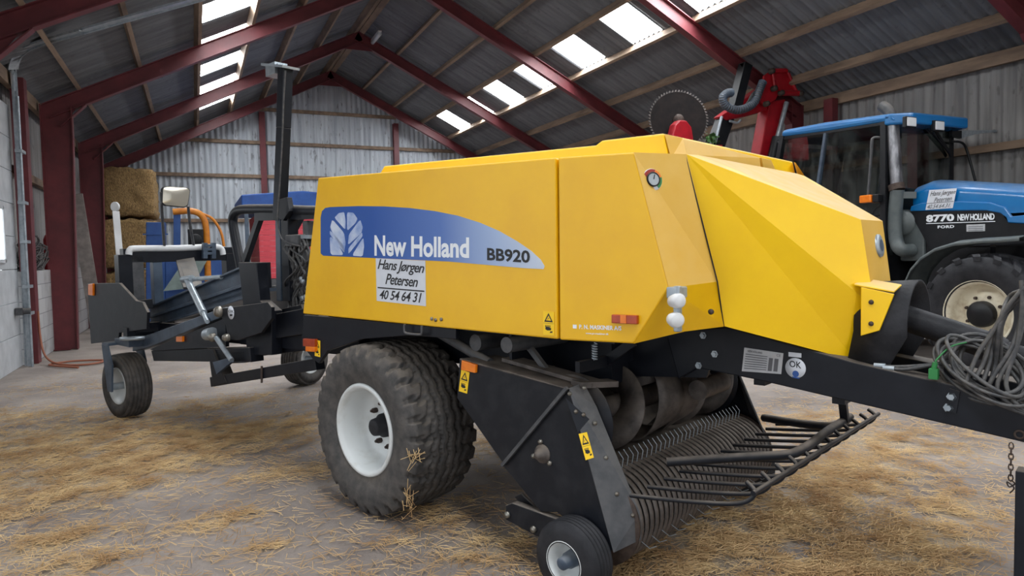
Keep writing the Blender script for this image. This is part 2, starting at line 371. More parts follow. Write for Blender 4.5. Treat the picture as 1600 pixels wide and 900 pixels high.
GX, GY = np.meshgrid(gx, gy, indexing='ij'); lit = litter(GX, GY)
GZ = -0.006+0.005*np.sin(GX*1.7+.5)*np.cos(GY*1.3)-.004
fm = MB(); nx, ny = GX.shape
fm.add(list(zip(GX.ravel(), GY.ravel(), GZ.ravel())), [(i*ny+j, (i+1)*ny+j, (i+1)*ny+j+1, i*ny+j+1) for i in range(nx-1) for j in range(ny-1)], True)
fo = struct(fm, 'floor', 'floor', fixn=False)
at = fo.data.attributes.new('litter', 'FLOAT', 'POINT'); at.data.foreach_set('value', lit.ravel().astype('f'))

def corr(x0, x1, fn, pitch, amp, n_along, smooth=True, per=8):
    """corrugated sheet: fn(t along wave, s across, h) -> point"""
    mb = MB(); nw = max(2, int((x1-x0)/pitch*per)); vs = []; fs = []
    for i in range(nw+1):
        t = x0+(x1-x0)*i/nw; h = amp*sin(2*pi*t/pitch)
        for s in n_along: vs.append(fn(t, s, h))
    k = len(n_along)
    for i in range(nw):
        for j in range(k-1): fs.append((i*k+j, (i+1)*k+j, (i+1)*k+j+1, i*k+j+1))
    mb.add(vs, fs, smooth); return mb
# roof: opaque sheets as one corrugated ceiling with the skylight openings left out
SKY = {1: [(10.03+2.27*k, 11.1+2.27*k, 3.6) for k in range(-7, 7)], -1: [(14.33+2.24*k, 15.38+2.24*k, 3.5) for k in range(-9, 5)]}
cm = MB()
for side in (1, -1):
    f = lambda t, s, h: (XM+side*s, t, ZR-SL*s+.2+h)
    def sheet(a, b, s0, s1):
        q = corr(a, b, f, .177, .024, [s0, s1]); n = len(cm.v); cm.v += q.v; cm.f += [[i+n for i in g] for g in q.f]; cm.sm += q.sm
    sheet(Y0-.3, Y1+.3, 0.0, 3.42); sheet(Y0-.3, Y1+.3, 4.52, 7.75)
    y = Y0-.3
    for (a, b, s_) in SKY[side]+[(Y1+.3, None, 0)]:
        sheet(y, a, 3.42, 4.52); y = b
        if b: sheet(a, b, 3.42, s_)
struct(cm, 'ceiling', 'roof', fixn=False)
wn = 0
for side in (1, -1):
    for (a, b, s_) in SKY[side]:
        wn += 1
        q = corr(a, b, lambda t, s, h: (XM+side*s, t, ZR-SL*s+.2+h), .177, .024, [s_, 4.52])
        struct(q, 'window_%d' % wn, 'sky_pane', fixn=False)
# purlins (timber)
for side in (1, -1):
    for s in (.12, 1.215, 2.35, 3.45, 4.53, 5.66, 6.75):
        x = XM+side*s; z = ZR-SL*s
        b = MB(); b.bar((x, Y0, z+.09), (x, Y1-.05, z+.09), .075 if s > .5 else .16, .18, up=(side*SL, 0, 1)); trim(b, 'wood')
# eaves timber
for x in (XL-.12, XR+.1):
    b = MB(); b.box((x, (Y0+Y1)/2, ZE-.02), (.1, Y1-Y0-.1, .22)); trim(b, 'wood')
# portal frames: tapered columns and rafters with flanges
def rafter(y, side):
    b = MB(); n = Vector((side*SL, 0, 1)).normalized()
    a = Vector((XM, y, ZR)); e = Vector((XM+side*7.36, y, ZR-SL*7.36))
    b.bar(a-n*.15, e-n*.15, .02, .29, up=n)
    b.bar(a-n*.01, e-n*.01, .17, .018, up=n); b.bar(a-n*.29, e-n*.29, .17, .018, up=n)
    hp = [a+(e-a)*(6.75/7.36)-n*.2, e-n*.2, Vector((e.x, y, e.z-.5)), Vector((e.x-side*.3, y, e.z-.42))]   # small haunch at the knee
    b.prism([p+Vector((0, -.007, 0)) for p in hp], (0, .014, 0))
    b.bar(hp[0]-n*.1, hp[3], .17, .018, up=n)
    return b
def column(y, side):
    b = MB(); x0 = XL-.02 if side < 0 else XR+.0
    s = -side
    w0, w1 = (.42, .52) if side < 0 else (.24, .32)
    P = [(x0, y, 0), (x0+s*w0, y, 0), (x0+s*w1, y, ZE-.6), (x0+s*w1, y, ZE-.0), (x0, y, ZE+.0)]
    b.prism([(p[0], p[1]-.013, p[2]) for p in P], (0, .026, 0))
    b.bar(P[1], P[2], .19, .02, up=(1, 0, 0)); b.bar(P[2], P[3], .19, .02, up=(1, 0, 0)); b.bar(P[0], P[4], .19, .02, up=(1, 0, 0))
    b.box((x0+s*.13, y, .01), (.34, .24, .02))
    return b
for y in FRAMES:
    for side in (1, -1):
        trim(rafter(y, side), 'steelred')
        if y == 11.25 and side < 0:                    # stands behind the sectional door
            b = MB(); b.box((XL-.36, y, 2.4), (.26, .2, 4.8)); trim(b, 'steelred')
        else: trim(column(y, side), 'steelred')
    b = MB(); b.prism([(XM-.5, y-.012, ZR-.55), (XM+.5, y-.012, ZR-.55), (XM, y-.012, ZR-.28)], (0, .024, 0)); trim(b, 'steelred')
# gable (back) wall
struct(corr(XL-.3, XR+.3, lambda t, s, h: (t, Y1+h, s*(zr(t)+.2)), .19, .026, [0, 1]), 'wall_back', 'gable', fixn=False)
for x in (2.42, 7.38):
    b = MB(); z1 = zr(x)-.3
    b.box((x, Y1-.12, z1/2), (.018, .18, z1)); b.box((x, Y1-.21, z1/2), (.2, .02, z1)); b.box((x, Y1-.04, z1/2), (.2, .02, z1)); trim(b, 'steelred')
for z in (1.75, 3.12, 4.72, 5.94, 7.15):
    w = min((ZR-z)/SL, 7.3)
    b = MB(); b.box((XM, Y1-.09, z), (2*w-.2, .1, .12)); trim(b, 'wood')
# left wall: block plinth, sheets above, sectional door
b = MB(); b.box((XL-.16, 20.6, .8), (.32, 12.9, 1.6)); struct(b, 'wall_left', 'block')
struct(corr(14.0, Y1, lambda t, s, h: (XL-.3+h, t, s), .19, .02, [1.55, ZE+.35]), 'wall_left_sheeting', 'sidewall', fixn=False)
b = MB(); b.box((XL-.22, 20.6, 3.36), (.1, 12.7, .14)); trim(b, 'wood')
struct(corr(6.4, 8.9, lambda t, s, h: (XL-.3+h, t, s), .19, .02, [0, ZE+.35]), 'wall_left_front', 'sidewall', fixn=False)
struct(corr(Y0, 6.4, lambda t, s, h: (XL-.3+h, t, s), .19, .02, [4.45, ZE+.35]), 'wall_left_added_opening_lintel', 'sidewall', fixn=False)  # wall left open below: unseen opening added to light the baler's side
struct(corr(Y0, -3.9, lambda t, s, h: (XL-.3+h, t, s), .19, .02, [0, 4.45]), 'wall_left_corner', 'sidewall', fixn=False)
struct(corr(8.9, 14.0, lambda t, s, h: (XL-.3+h, t, s), .19, .02, [4.3, ZE+.35]), 'wall_left_lintel', 'sidewall', fixn=False)
b = MB()
for k in range(8): b.box((XL-.14, 11.5, .28+.545*k), (.05, 5.1, .535))
dr = struct(b, 'door_1', 'doorwhite', bevel=.006)
for k in range(4):
    b = MB(); yy = 12.75-1.12*k
    b.prism([(XL-.115, yy-.42, 1.8), (XL-.115, yy+.42, 1.8), (XL-.115, yy+.42, 2.6), (XL-.115, yy-.42, 2.6)], (.012, 0, 0)); b.build('door_window', 'door_pane', dr)
    b = MB()
    for (c_, s_) in [((XL-.1, yy, 1.78), (.03, .92, .06)), ((XL-.1, yy, 2.62), (.03, .92, .06)), ((XL-.1, yy-.44, 2.2), (.03, .06, .9)), ((XL-.1, yy+.44, 2.2), (.03, .06, .9))]: b.box(c_, s_)
    b.build('door_window_frame', 'doorwhite', dr)
b = MB(); b.box((XL-.05, 13.7, .95), (.1, .12, .12)); b.cyl((XL-.0, 13.7, .95), (XL+.1, 13.7, .95), .05, 12); b.box((XL+.02, 13.86, .96), (.03, .22, .03)); b.build('door_latch', 'darkgrey', dr)
# door track: vertical galvanised channel that bends under the roof
def track(y, w, name_mat):
    b = MB()
    path = [W(px, py, 1, yy) for px, py, yy in ((42,572,14.1), (31,300,14.1), (21,130,14.0), (20,108,13.9), (25,91,13.75), (38,77,13.5), (62,66,13.2), (95,56.5,12.9), (130,47,12.6), (320,-6,12.3))]
    path = [(q[0], q[1]+y-14.12, q[2]) for q in path]; path[0] = (path[0][0], y, 0.0); path = [path[0]]+[tuple(v) for v in smooth_path(path[1:-1], 4)]+[path[-1]]
    for p, q in zip(path[:-1], path[1:]): b.bar(p, q, w, .03, up=(1, 0, 0) if abs(q[0]-p[0]) < .01 else (-.4, 0, 1)); b.bar((p[0], p[1]+w/2, p[2]), (q[0], q[1]+w/2, q[2]), .015, .08, up=(1, 0, 0) if abs(q[0]-p[0]) < .01 else (-.4, 0, 1))
    return b
trim(track(14.12, .17, 0), 'galv'); trim(track(8.9, .17, 0), 'galv')
b = MB(); b.box((XL+.0, 13.98, 2.3), (.06, .03, 4.6)); b.cyl((XL+.05, 13.9, .0), (XL+.05, 13.9, 4.5), .02, 8)
for z in (.9, 1.35, 2.1, 2.75, 3.6): b.box((XL+.03, 13.98, z), (.1, .3, .05))
trim(b, 'galv')
b = MB(); b.box((XL-.03, 14.42, 2.45), (.2, .26, 4.9)); trim(b, 'steelred')
# right wall
struct(corr(Y0, Y1, lambda t, s, h: (XR+.25+h, t, s), .2, .022, [0, ZE+.3]), 'wall_right', 'sidewall', fixn=False)
for z in (1.8, 3.36):
    b = MB(); b.box((XR+.14, (Y0+Y1)/2, z), (.1, Y1-Y0-.1, .13)); trim(b, 'wood')
b = MB(); yq_ = W(1298,165,0,12.1)[1]; b.box((12.1, yq_, 2.4), (.16, .22, 4.8)); trim(b, 'steelred')
# front gable above the open doorway
b = MB(); b.prism([(XL-.4, Y0, ZE+.1), (XR+.4, Y0, ZE+.1), (XM, Y0, ZR+.15)], (0, .05, 0)); struct(b, 'wall_front', 'sidewall')
b = MB(); b.box((XL-.1, Y0+.03, 2.4), (.6, .06, 4.9)); b.box((XR+.1, Y0+.03, 2.4), (.6, .06, 4.9)); struct(b, 'wall_front_pier', 'sidewall')

# ---------------------------------------------------------------- small things round the walls
# strip lamp under the ridge
t = empty('strip_lamp', (XM+.42, 20.9, ZR-.34)); tag(t, 'white fluorescent strip lamp fixed beside the roof ridge', 'lamp')
b = MB(); b.box((0, 0, .12), (.1, 1.3, .05)); b.build('lamp_housing', 'white', t)
b = MB(); b.lathe([(-.62, .0), (-.62, .06), (.62, .06), (.62, 0)], (0, 0, .06), (0, 1, 0), 16); b.build('lamp_cover', 'tube', t)
# straw bales in the back left corner
def bale(c, size, rz, seed):
    r = np.random.default_rng(seed); b = MB(); n = [10, 10, 10]; vs = []; h = np.array(size)/2
    bm = bmesh.new(); bmesh.ops.create_cube(bm, size=2); bmesh.ops.subdivide_edges(bm, edges=bm.edges[:], cuts=9, use_grid_fill=True)
    for v in bm.verts:
        p = np.array(v.co); q = np.sign(p)*np.abs(p)
        k = np.linalg.norm(p)/max(abs(p).max(), 1e-6); p = p*(1-.09*(k-1)**1.5)
        p = p*h+r.normal(0, .022, 3)
        p[2] -= .03*abs(sin(p[0]*9))*(p[2] > 0)
        v.co = Vector((p[0]*cos(rz)-p[1]*sin(rz), p[0]*sin(rz)+p[1]*cos(rz), p[2]))
    me = bpy.data.meshes.new('straw_bale'); bm.to_mesh(me); bm.free()
    for p in me.polygons: p.use_smooth = True
    me.materials.append(M['strawbale']); o = bpy.data.objects.new('straw_bale', me); col.objects.link(o); o.location = c
    return o
bl = [((-1.72, 24.0, .75), (1.3, 2.3, 1.43), 'lowest'), ((-1.70, 24.0, 2.25), (1.36, 2.3, 1.43), 'middle one'), ((-1.66, 24.0, 3.75), (1.34, 2.25, 1.43), 'top one')]
for i, (c, s, w) in enumerate(bl):
    bo = bale(c, s, .02*(i % 2)-.01, 40+i); b = MB()
    for k in range(900):                                    # straws hanging out of the faces
        u, v = rng.uniform(-.5, .5), rng.uniform(-.36, .46)
        p = np.array([u*s[0], -s[1]/2-.0, v*s[2]]) if k % 3 else np.array([s[0]/2, u*s[1], v*s[2]])
        p = p*.97; d_ = np.array([rng.normal(0,.03), rng.normal(-.02,.03), -rng.uniform(.02,.14)]); wv = np.array([.005, -.004, 0])
        b.add([p-wv, p+wv, p+d_], [(0,1,2)])
    tag(b.build('hanging_straw', 'straw', bo, fixn=False), kind='stuff')
    tag(bo, 'golden straw bale in the back left corner, %s of its stack' % w, 'straw bale', 'straw bales in the back corner')
# things on and by the left block wall
t = MB()
for k in range(46):
    a = rng.uniform(0, 6.28); c = np.array([XL-.12+rng.normal(0, .05), rng.uniform(15.0, 15.75), 1.66+abs(rng.normal(.1, .13))]); pts = []
    for q in range(7): pts.append(c+np.array([.09*cos(a+q), .35*cos(a+q*.9)+.1*rng.normal(), .14*sin(a+q*1.1)*.9+.06]))
    pts = [np.array([max(XL-.28, p[0]), p[1], max(1.605, p[2])]) for p in pts]
    pp_ = [Vector((min(max(XL-.24, v.x), XL+.0), v.y, max(1.62, v.z))) for v in smooth_path(pts, 4)]
    t.tube(pp_, .012, 5)
o = t.build('twine_heap', 'twine', off=(XL-.12, 16, 1.6)); o.location = (XL-.12, 16, 1.6); tag(o, 'grey tangled heap of old baling twine on the left block wall ledge', 'twine', kind='stuff')
def world_thing(name, p, label, cat, group=None):
    e = empty(name, p); tag(e, label, cat, group); return e
p = W(88, 405, 0, XL-.1)
t = world_thing('fire_extinguisher', (XL-.12, 16.1, 1.6), 'red fire extinguisher standing on the left block wall beside the column', 'fire extinguisher'); o_ = (XL-.12, 16.1, 1.6)
t.location = (XL-.12, 17.0, 1.6)
b = MB(); b.lathe([(0, 0), (0, .1), (.62, .1), (.7, .07), (.74, .03), (.8, .03), (.8, 0)], (0, 0, 0), (0, 0, 1), 18); b.build('extinguisher_body', 'red', t)
b = MB(); b.tube(smooth_path([(0, 0, .78), (.08, .02, .84), (.12, .03, .6), (.11, .03, .3)], 5), .014, 6); b.build('extinguisher_hose', 'hose', t)
t = world_thing('red_crate', (XL-.16, 18.55, 1.6), 'small red plastic crate on the block wall behind the first red column', 'crate')
b = MB(); b.box((0, 0, .02), (.3, .5, .04)); b.box((-.14, 0, .17), (.02, .5, .34)); b.box((.14, 0, .17), (.02, .5, .34)); b.box((0, -.24, .17), (.3, .02, .34)); b.box((0, .24, .17), (.3, .02, .34)); b.build('crate_body', 'red', t, bevel=.006)
b = MB(); b.box((0, 0, .335), (.34, .54, .03)); b.build('crate_rim', 'red', t)
t = MB(); t.bar((XL+.42, 19.3, 0.02), (XL+.02, 19.9, 3.4), .3, .05, up=(0, 1, .2)); o = t.build('wooden_plank', 'woodgrey', off=(XL+.42, 19.3, 0), bevel=.005); o.location = (XL+.42, 19.3, 0)
tag(o, 'grey wooden plank leaning on the left wall between two red columns', 'plank')
t = MB(); hp = [(XL+.08, 14.4, .9), (XL+.1, 14.35, .5), (XL+.2, 14.1, .15), (XL+.45, 13.8, .02), (XL+.9, 13.5, .02), (XL+1.1, 13.9, .02), (XL+.6, 14.1, .02), (XL+.3, 13.8, .02), (XL+.8, 13.2, .02)]
t.tube(smooth_path(hp, 6), .018, 6); o = t.build('water_hose', 'hosered', off=(XL+.45, 13.8, 0)); o.location = (XL+.45, 13.8, 0); tag(o, 'thin reddish hose lying on the floor at the foot of the door post', 'hose')

# ---------------------------------------------------------------- blue machine with orange pipe (far left)
BM = (-.35, 17.2, 0)
t = world_thing('grain_blower', BM, 'blue farm machine with bent orange pipe standing against the back wall', 'farm machine')
def wb(mb, name, m_, par=None, bevel=0): return mb.build(name, m_, par or t, off=BM, bevel=bevel)
yq = 17.2
P = lambda px, py, y=yq: W(px, py, 1, y)
b = MB(); b.prism([P(228,347), P(258,347), P(258,470), P(228,470)], (0, .7, 0)); wb(b, 'hopper', 'mblue', bevel=.015)
b = MB(); b.box((P(243,366)[0], yq-.01, P(243,366)[2]), (.5, .03, .03)); wb(b, 'hopper_band', 'mblue')
b = MB(); b.prism([P(271,335), P(282,335), P(282,385), P(271,385)], (0, .2, 0)); wb(b, 'upright', 'mblue', bevel=.01)
b = MB(); b.tube(smooth_path([P(270,331), P(300,330), P(316,338), P(322,358), P(324,400), P(325,440)], 6), .07, 12); wb(b, 'discharge_pipe', 'morange')
b = MB(); b.tube(smooth_path([P(316,334), P(332,342), P(345,362), P(350,385)], 6), .03, 8); wb(b, 'pipe_brace', 'morange')
b = MB(); b.box(P(306,372), (.32, .3, .4)); b.lathe([(0, 0), (0, .12), (-.1, .12), (-.1, 0)], P(306,374, yq-.12), (0, 1, 0), 16); wb(b, 'motor', 'tblack', bevel=.02)
b = MB(); b.prism([P(258,388), P(352,388), P(352,470), P(258,470)], (0, .8, 0)); wb(b, 'housing', 'mblue', bevel=.02)
b = MB(); b.prism([P(296,395,yq-.3), P(330,395,yq-.3), P(300,450,yq-.3), P(255,455,yq-.3)], (0, .03, 0)); wb(b, 'chute_sheet', 'palegreen')
for s in (228, 345):
    b = MB(); q = P(s, 470); b.box((q[0]+.05, yq+.2, q[2]/2), (.1, .1, max(.2, q[2]))); wb(b, 'leg', 'mblue')
# ---------------------------------------------------------------- trailer with blue tarp
WG = (2.3, 18.2, 0)
t = world_thing('farm_trailer', WG, 'farm trailer with faded red boarded sides under a blue tarpaulin roof', 'trailer')
def wt(mb, name, m_, bevel=0): return mb.build(name, m_, t, off=WG, bevel=bevel)
x0, x1 = W(380,306,1,18.2)[0], W(505,306,1,18.2)[0]+.9
b = MB(); q = [(x0-.05, 18.1, 2.9), (x0-.05, 18.1, 3.3), ((x0+x1)/2, 18.1, 3.42), (x1+.05, 18.1, 3.3), (x1+.05, 18.1, 2.9)]; b.prism(q, (0, 3.2, 0)); wt(b, 'tarpaulin', 'tarp', bevel=.03)
b = MB(); bx0 = W(405,345,1,18.2)[0]
for k in range(12): b.box(((bx0+x1)/2, 18.2, 1.3+.135*k), (x1-bx0, .04, .13))
wt(b, 'front_boards', 'redpale')
b = MB()
for k in range(12): b.box((bx0+.0, 19.7, 1.3+.135*k), (.04, 3.0, .13)); b.box((x1, 19.7, 1.3+.135*k), (.04, 3.0, .13))
wt(b, 'side_boards', 'redpale')
for xx in (x0+.05, x1):
    b = MB(); b.box((xx, 18.14, 2.0), (.09, .09, 1.9)); wt(b, 'corner_post', 'bluegrey')
b = MB(); b.box(((x0+x1)/2, 19.7, 1.12), (x1-x0, 3.2, .2)); wt(b, 'chassis', 'darkgrey')
for xx in (x0+.3, x1-.3):
    b = MB(); b.lathe([(-.12, .2), (-.12, .4), (-.09, .45), (.09, .45), (.12, .4), (.12, .2)], (xx, 20.2, .45), (1, 0, 0), 28); w_ = wt(b, 'tyre', 'rubber')
    b = MB(); b.lathe([(-.1, 0), (-.1, .2), (.1, .2), (.1, 0)], (xx, 20.2, .45), (1, 0, 0), 20); b.build('rim', 'rim_cream', w_, off=WG)
b = MB(); b.bar((x0+1.2, 18.1, 1.1), (x0+1.2, 16.6, .5), .1, .12); b.box((x0+1.2, 16.7, .25), (.08, .08, .5)); wt(b, 'drawbar', 'darkgrey')
# ---------------------------------------------------------------- the baler
bal = empty('square_baler', tuple(wor((0, 0, 0))), HEAD)
tag(bal, 'large yellow square baler with blue side decal standing in the middle of the shed', 'baler')
def bb(mb, name, m_, par=None, bevel=0, label=None, fixn=True):
    o = mb.build(name, m_, par if par is not None else bal, bevel=bevel, fixn=fixn)
    if label: o['label'] = label
    return o
YP = .05                                    # plane of the right side panels
def plate(pts, y, t): return MB().prism(LS(pts, 1, y), (0, t, 0))
# --- side panels
side = bb(plate([(497,278), (868,246.2), (870.5,530), (473,490)], YP, .035), 'side_panel', 'yellow', bevel=.008)
front = bb(plate([(872,246), (990,238), (1045,450), (990,537), (874.5,531)], YP, .035), 'front_side_panel', 'yellow', bevel=.008)
b = MB(); Pn = LS([(497,278), (990,238), (1045,450), (990,537), (473,490)], 1, YP); b.prism([mir(p)-np.array([0, .035, 0]) for p in Pn], (0, .035, 0)); bb(b, 'far_side_panel', 'yellow', bevel=.008)
# --- inner shell (bale chamber casing) and top
b = MB(); b.box((.72, YC, 1.72), (2.5, 1.86, .84)); bb(b, 'chamber_casing', 'black')
A = L(1073,241,1,.3); A2 = L(1090,242,1,.42)
p1, p2, p3, p4 = L(990,238,1,YP), L(1040,243,1,.2), L(1037,208,1,.25), L(1067,216,1,.34)
q1, q2 = L(497,278,1,YP), L(592,272,1,.2)
bx_r = L(592,264,1,.25); ztop = p3[2]
ur = L(605,257,1,.25)[0]-.02
# shoulder between side panel top edge and the raised top cover
b = MB()
sh = [q1+np.array([0,.03,0]), p1+np.array([0,.03,0]), np.array([p1[0]+.03, .3, p1[2]-.01]), np.array([q1[0], .3, q1[2]])]
b.prism(sh, (0, 0, -.03)); bb(b, 'shoulder_sheet', 'yellow'); b = MB(); b.prism([mir(p) for p in sh], (0, 0, -.03)); bb(b, 'shoulder_sheet', 'yellow')
# raised top cover
b = MB(); zb = 2.12
r0 = np.array([bx_r[0], .25, bx_r[2]-.015]); r1 = np.array([ur+.15, .33, bx_r[2]+.05])
um = L(935,222,1,.25); step = np.array([um[0], .25, um[2]-.02])
ridge = [r0, step]
prof_near = [np.array([r0[0], .25, zb]), np.array([p2[0]+.0, .25, zb]), np.array([p3[0], .25, ztop]), np.array([um[0]+.02, .25, L(935,220,1,.25)[2]]), np.array([um[0]-.02, .25, L(935,220,1,.25)[2]-.02]), np.array([r0[0]+.06, .25, r0[2]+.03]), np.array([r0[0], .25, r0[2]-.02])]
b.prism(prof_near, (0, 1.6, 0)); bb(b, 'top_cover', 'yellow_hood', bevel=.01)
# --- dusty front frame
def bothsides(mb_fn, name, m_):
    for g in (lambda p: p, mir):
        b = MB(); mb_fn(b, g); bb(b, name, m_)
Hh = L(1133,510,1,.5); Lf = L(1120,440,1,.36); e1, e2 = L(1045,450,1,YP), L(990,537,1,YP); e3 = L(1070,518,1,.25)
p2b = np.array([p2[0], .25, p2[2]-.01])
def frame(b, g):
    # front face of the shoulder column
    b.add([g(p1), g(p2b), g(A), g(Lf), g(e1)], [(0, 1, 2), (0, 2, 3), (0, 3, 4)])
    b.add([g(p2b), g(np.array([p3[0]+.005, .25, ztop-.005])), g(p4), g(A)], [(0, 1, 2, 3)])
bothsides(frame, 'front_frame', 'yellow_dusty_shaded')
def chin(b, g):
    b.add([g(e1), g(Lf), g(Hh), g(e3), g(e2)], [(0, 1, 2), (0, 2, 3, 4)])
bothsides(chin, 'lower_front_cover', 'yellow')
# front rail across the top, behind the hood
fr1 = L(1187,246,0,p4[0]); b = MB()
b.prism([p4, fr1, fr1+np.array([.03, 0, -.22]), A+np.array([0, 0, -.14]), A], (-.06, 0, 0)); bb(b, 'front_rail', 'yellow_dusty_shaded', bevel=.004)
g1, g2, g3, g4 = L(1190,246,0,p4[0]-.01), L(1205,249.5,0,p4[0]-.01), L(1218,277,0,p4[0]-.01), L(1195,272,0,p4[0]-.01)
b = MB(); b.prism([g1, g2, g3, g4], (-.06, 0, 0)); bb(b, 'far_rail_cover', 'yellow_dusty_shaded', bevel=.004)
# --- hood over the drawbar, faceted
def on_face(p0, n, px, py):
    d = ray(px, py); d = np.array([d@FW, d@LF, d[2]]); t = ((p0-CL)@n)/(d@n); return CL+t*d
Cc = L(1345,343,1,.87); Gg = L(1338,564,1,.9)
ns_ = np.cross(Hh-A, Gg-A); ns_ /= np.linalg.norm(ns_); ns_ = ns_ if ns_[1] < 0 else -ns_
Ff = L(1366,480,1,.885)
hv = [A, A2, Cc, Ff, Gg, Hh]; hm = [mir(v) for v in hv]
b = MB(); V = hv+hm
b.add(V, [(0,5,4), (0,4,3), (0,3,2), (0,2,1)])
b.add(V, [(6,10,11), (6,9,10), (6,8,9), (6,7,8)])
b.add(V, [(3,4,10,9)]); b.add(V, [(0,1,7,6)])
bm_ = b
hood = bb(b, 'hood', 'yellow_hood', bevel=0)
md = hood.modifiers.new('weld', 'WELD'); md.merge_threshold = .001
b = MB(); b.poly([V[1],V[2],V[8],V[7]]); bb(b, 'hood_top', 'yellow_dusty_shaded', hood, label='dusty top face')
b = MB(); b.poly([V[2],V[3],V[9],V[8]]); bb(b, 'hood_nose', 'yellow_dusty_shaded', hood)  # dusty, with the dimmer light on this forward face put into its colour
# seam shadow drawn as a dark strip along the hood's rear edge
b = MB(); b.tube([A+np.array([-.006,-.004,0]), Lf+np.array([.006,-.006,0]), Hh+np.array([-.004,-.006,0])], .0035, 6); bb(b, 'hood_seam_shadow', 'rubber_clean')
# badge on the hood's front face
nf = np.cross(Ff-Cc, mir(Cc)-Cc); nf = nf/np.linalg.norm(nf); nf = nf if nf[0] > 0 else -nf
c_ = on_face(Cc, nf, 1373, 384)
b = MB(); b.lathe([(0, 0), (.012, 0), (.014, .04), (.009, .056), (0, .058)], c_, nf, 28); bd = bb(b, 'hood_badge', 'galv', hood)
b = MB(); b.lathe([(.0145, 0), (.0145, .03)], c_, nf, 24)
bd2 = bb(b, 'badge_inlay', 'bluegrey', bd)
# gauge on the front frame
n2 = np.cross(Lf-p1, A-p1); n2 /= np.linalg.norm(n2); n2 = n2 if n2[0] > 0 else -n2
gq = on_face(p1, n2, 1019, 281)
ga = MB(); ga.lathe([(0, 0), (.004, 0), (.004, .05), (0, .052)], gq, n2, 28); gback = bb(ga, 'pressure_gauge', 'sticker_white')
for nm, a0, a1, mm in (('gauge_sector', 20, 110, 'ink_red'), ('gauge_sector', 110, 165, 'orange'), ('gauge_sector', 165, 235, 'green')):
    b = MB(); b.lathe([(.005, .031), (.005, .049)], gq, n2, 14, arc=(rad(a0), rad(a1))); bb(b, nm, mm, gback)
b = MB(); b.lathe([(0, .033), (.014, .034), (.016, .029), (.012, .027)], gq, n2, 28); bb(b, 'gauge_bezel', 'tblack', gback)
b = MB(); b.lathe([(.013, 0), (.013, .028)], gq, n2, 28); bb(b, 'gauge_dial', 'glassy', gback)
b = MB(); b.bar(gq+n2*.0145, gq+n2*.0145+np.array([0,.008,.022]), .004, .002); bb(b, 'gauge_needle', 'ink', gback)
# --- side decal with lettering
YD = YP-.0015
dp = [(501,396), (501,340), (503,330), (508,325), (516,323.5), (560,322), (600,322.5), (640,325), (680,330), (715,337), (750,348), (780,361), (808,377), (830,392), (845,406), (851,416), (849,420.5), (820,419), (700,408.5), (505,399.5)]
dec = MB().prism(LS(dp, 1, YD), (0, .001, 0)); dec = bb(dec, 'side_decal', 'decal', side, label='blue gradient decal with white lettering and a pale leaf emblem')
YT = YD-.0008
def lettering(name, body, quad, par, m_, y=YT, **k): return bb(text_on(MB(), body, LS(quad, 1, y), **k), name, m_, par)
lettering('decal_lettering', 'New Holland', [(585,400), (733,403.5), (733,371), (585,367.5)], dec, 'ink_white', bold=.03, space=1.0)
lettering('model_lettering', 'BB920', [(761,407), (828,411.5), (828,391.5), (761,387)], dec, 'ink', bold=.03)
em = [[(522,340), (529,333), (538,331), (540,345), (540,360)], [(542,331), (552,332), (559,342), (555,349), (542,362)],
      [(515,356), (519,342), (538,364), (540,380), (538,396)], [(543,384), (545,366), (563,342), (567,355), (565,364)],
      [(515,368), (526,378), (538,399), (516,399)], [(549,400), (568,370), (569,385), (567,401)],
      [(515,359), (537,383), (539,397), (515,366)], [(544,398), (544,388), (566,362), (567,369)]]
b = MB()
def roundpoly(pts):
    P = [np.array(p, float) for p in pts]; out = []
    for i in range(len(P)):
        a, c, d = P[i-1], P[i], P[(i+1) % len(P)]
        for t in (.25, .5, .75):
            out.append((c+(a-c)*.28)*(1-t)**2+2*c*t*(1-t)+(c+(d-c)*.28)*t*t)
    return out
for e in em: b.poly(LS(roundpoly(e), 1, YT))
bb(b, 'leaf_emblem', 'ink_petal', dec)
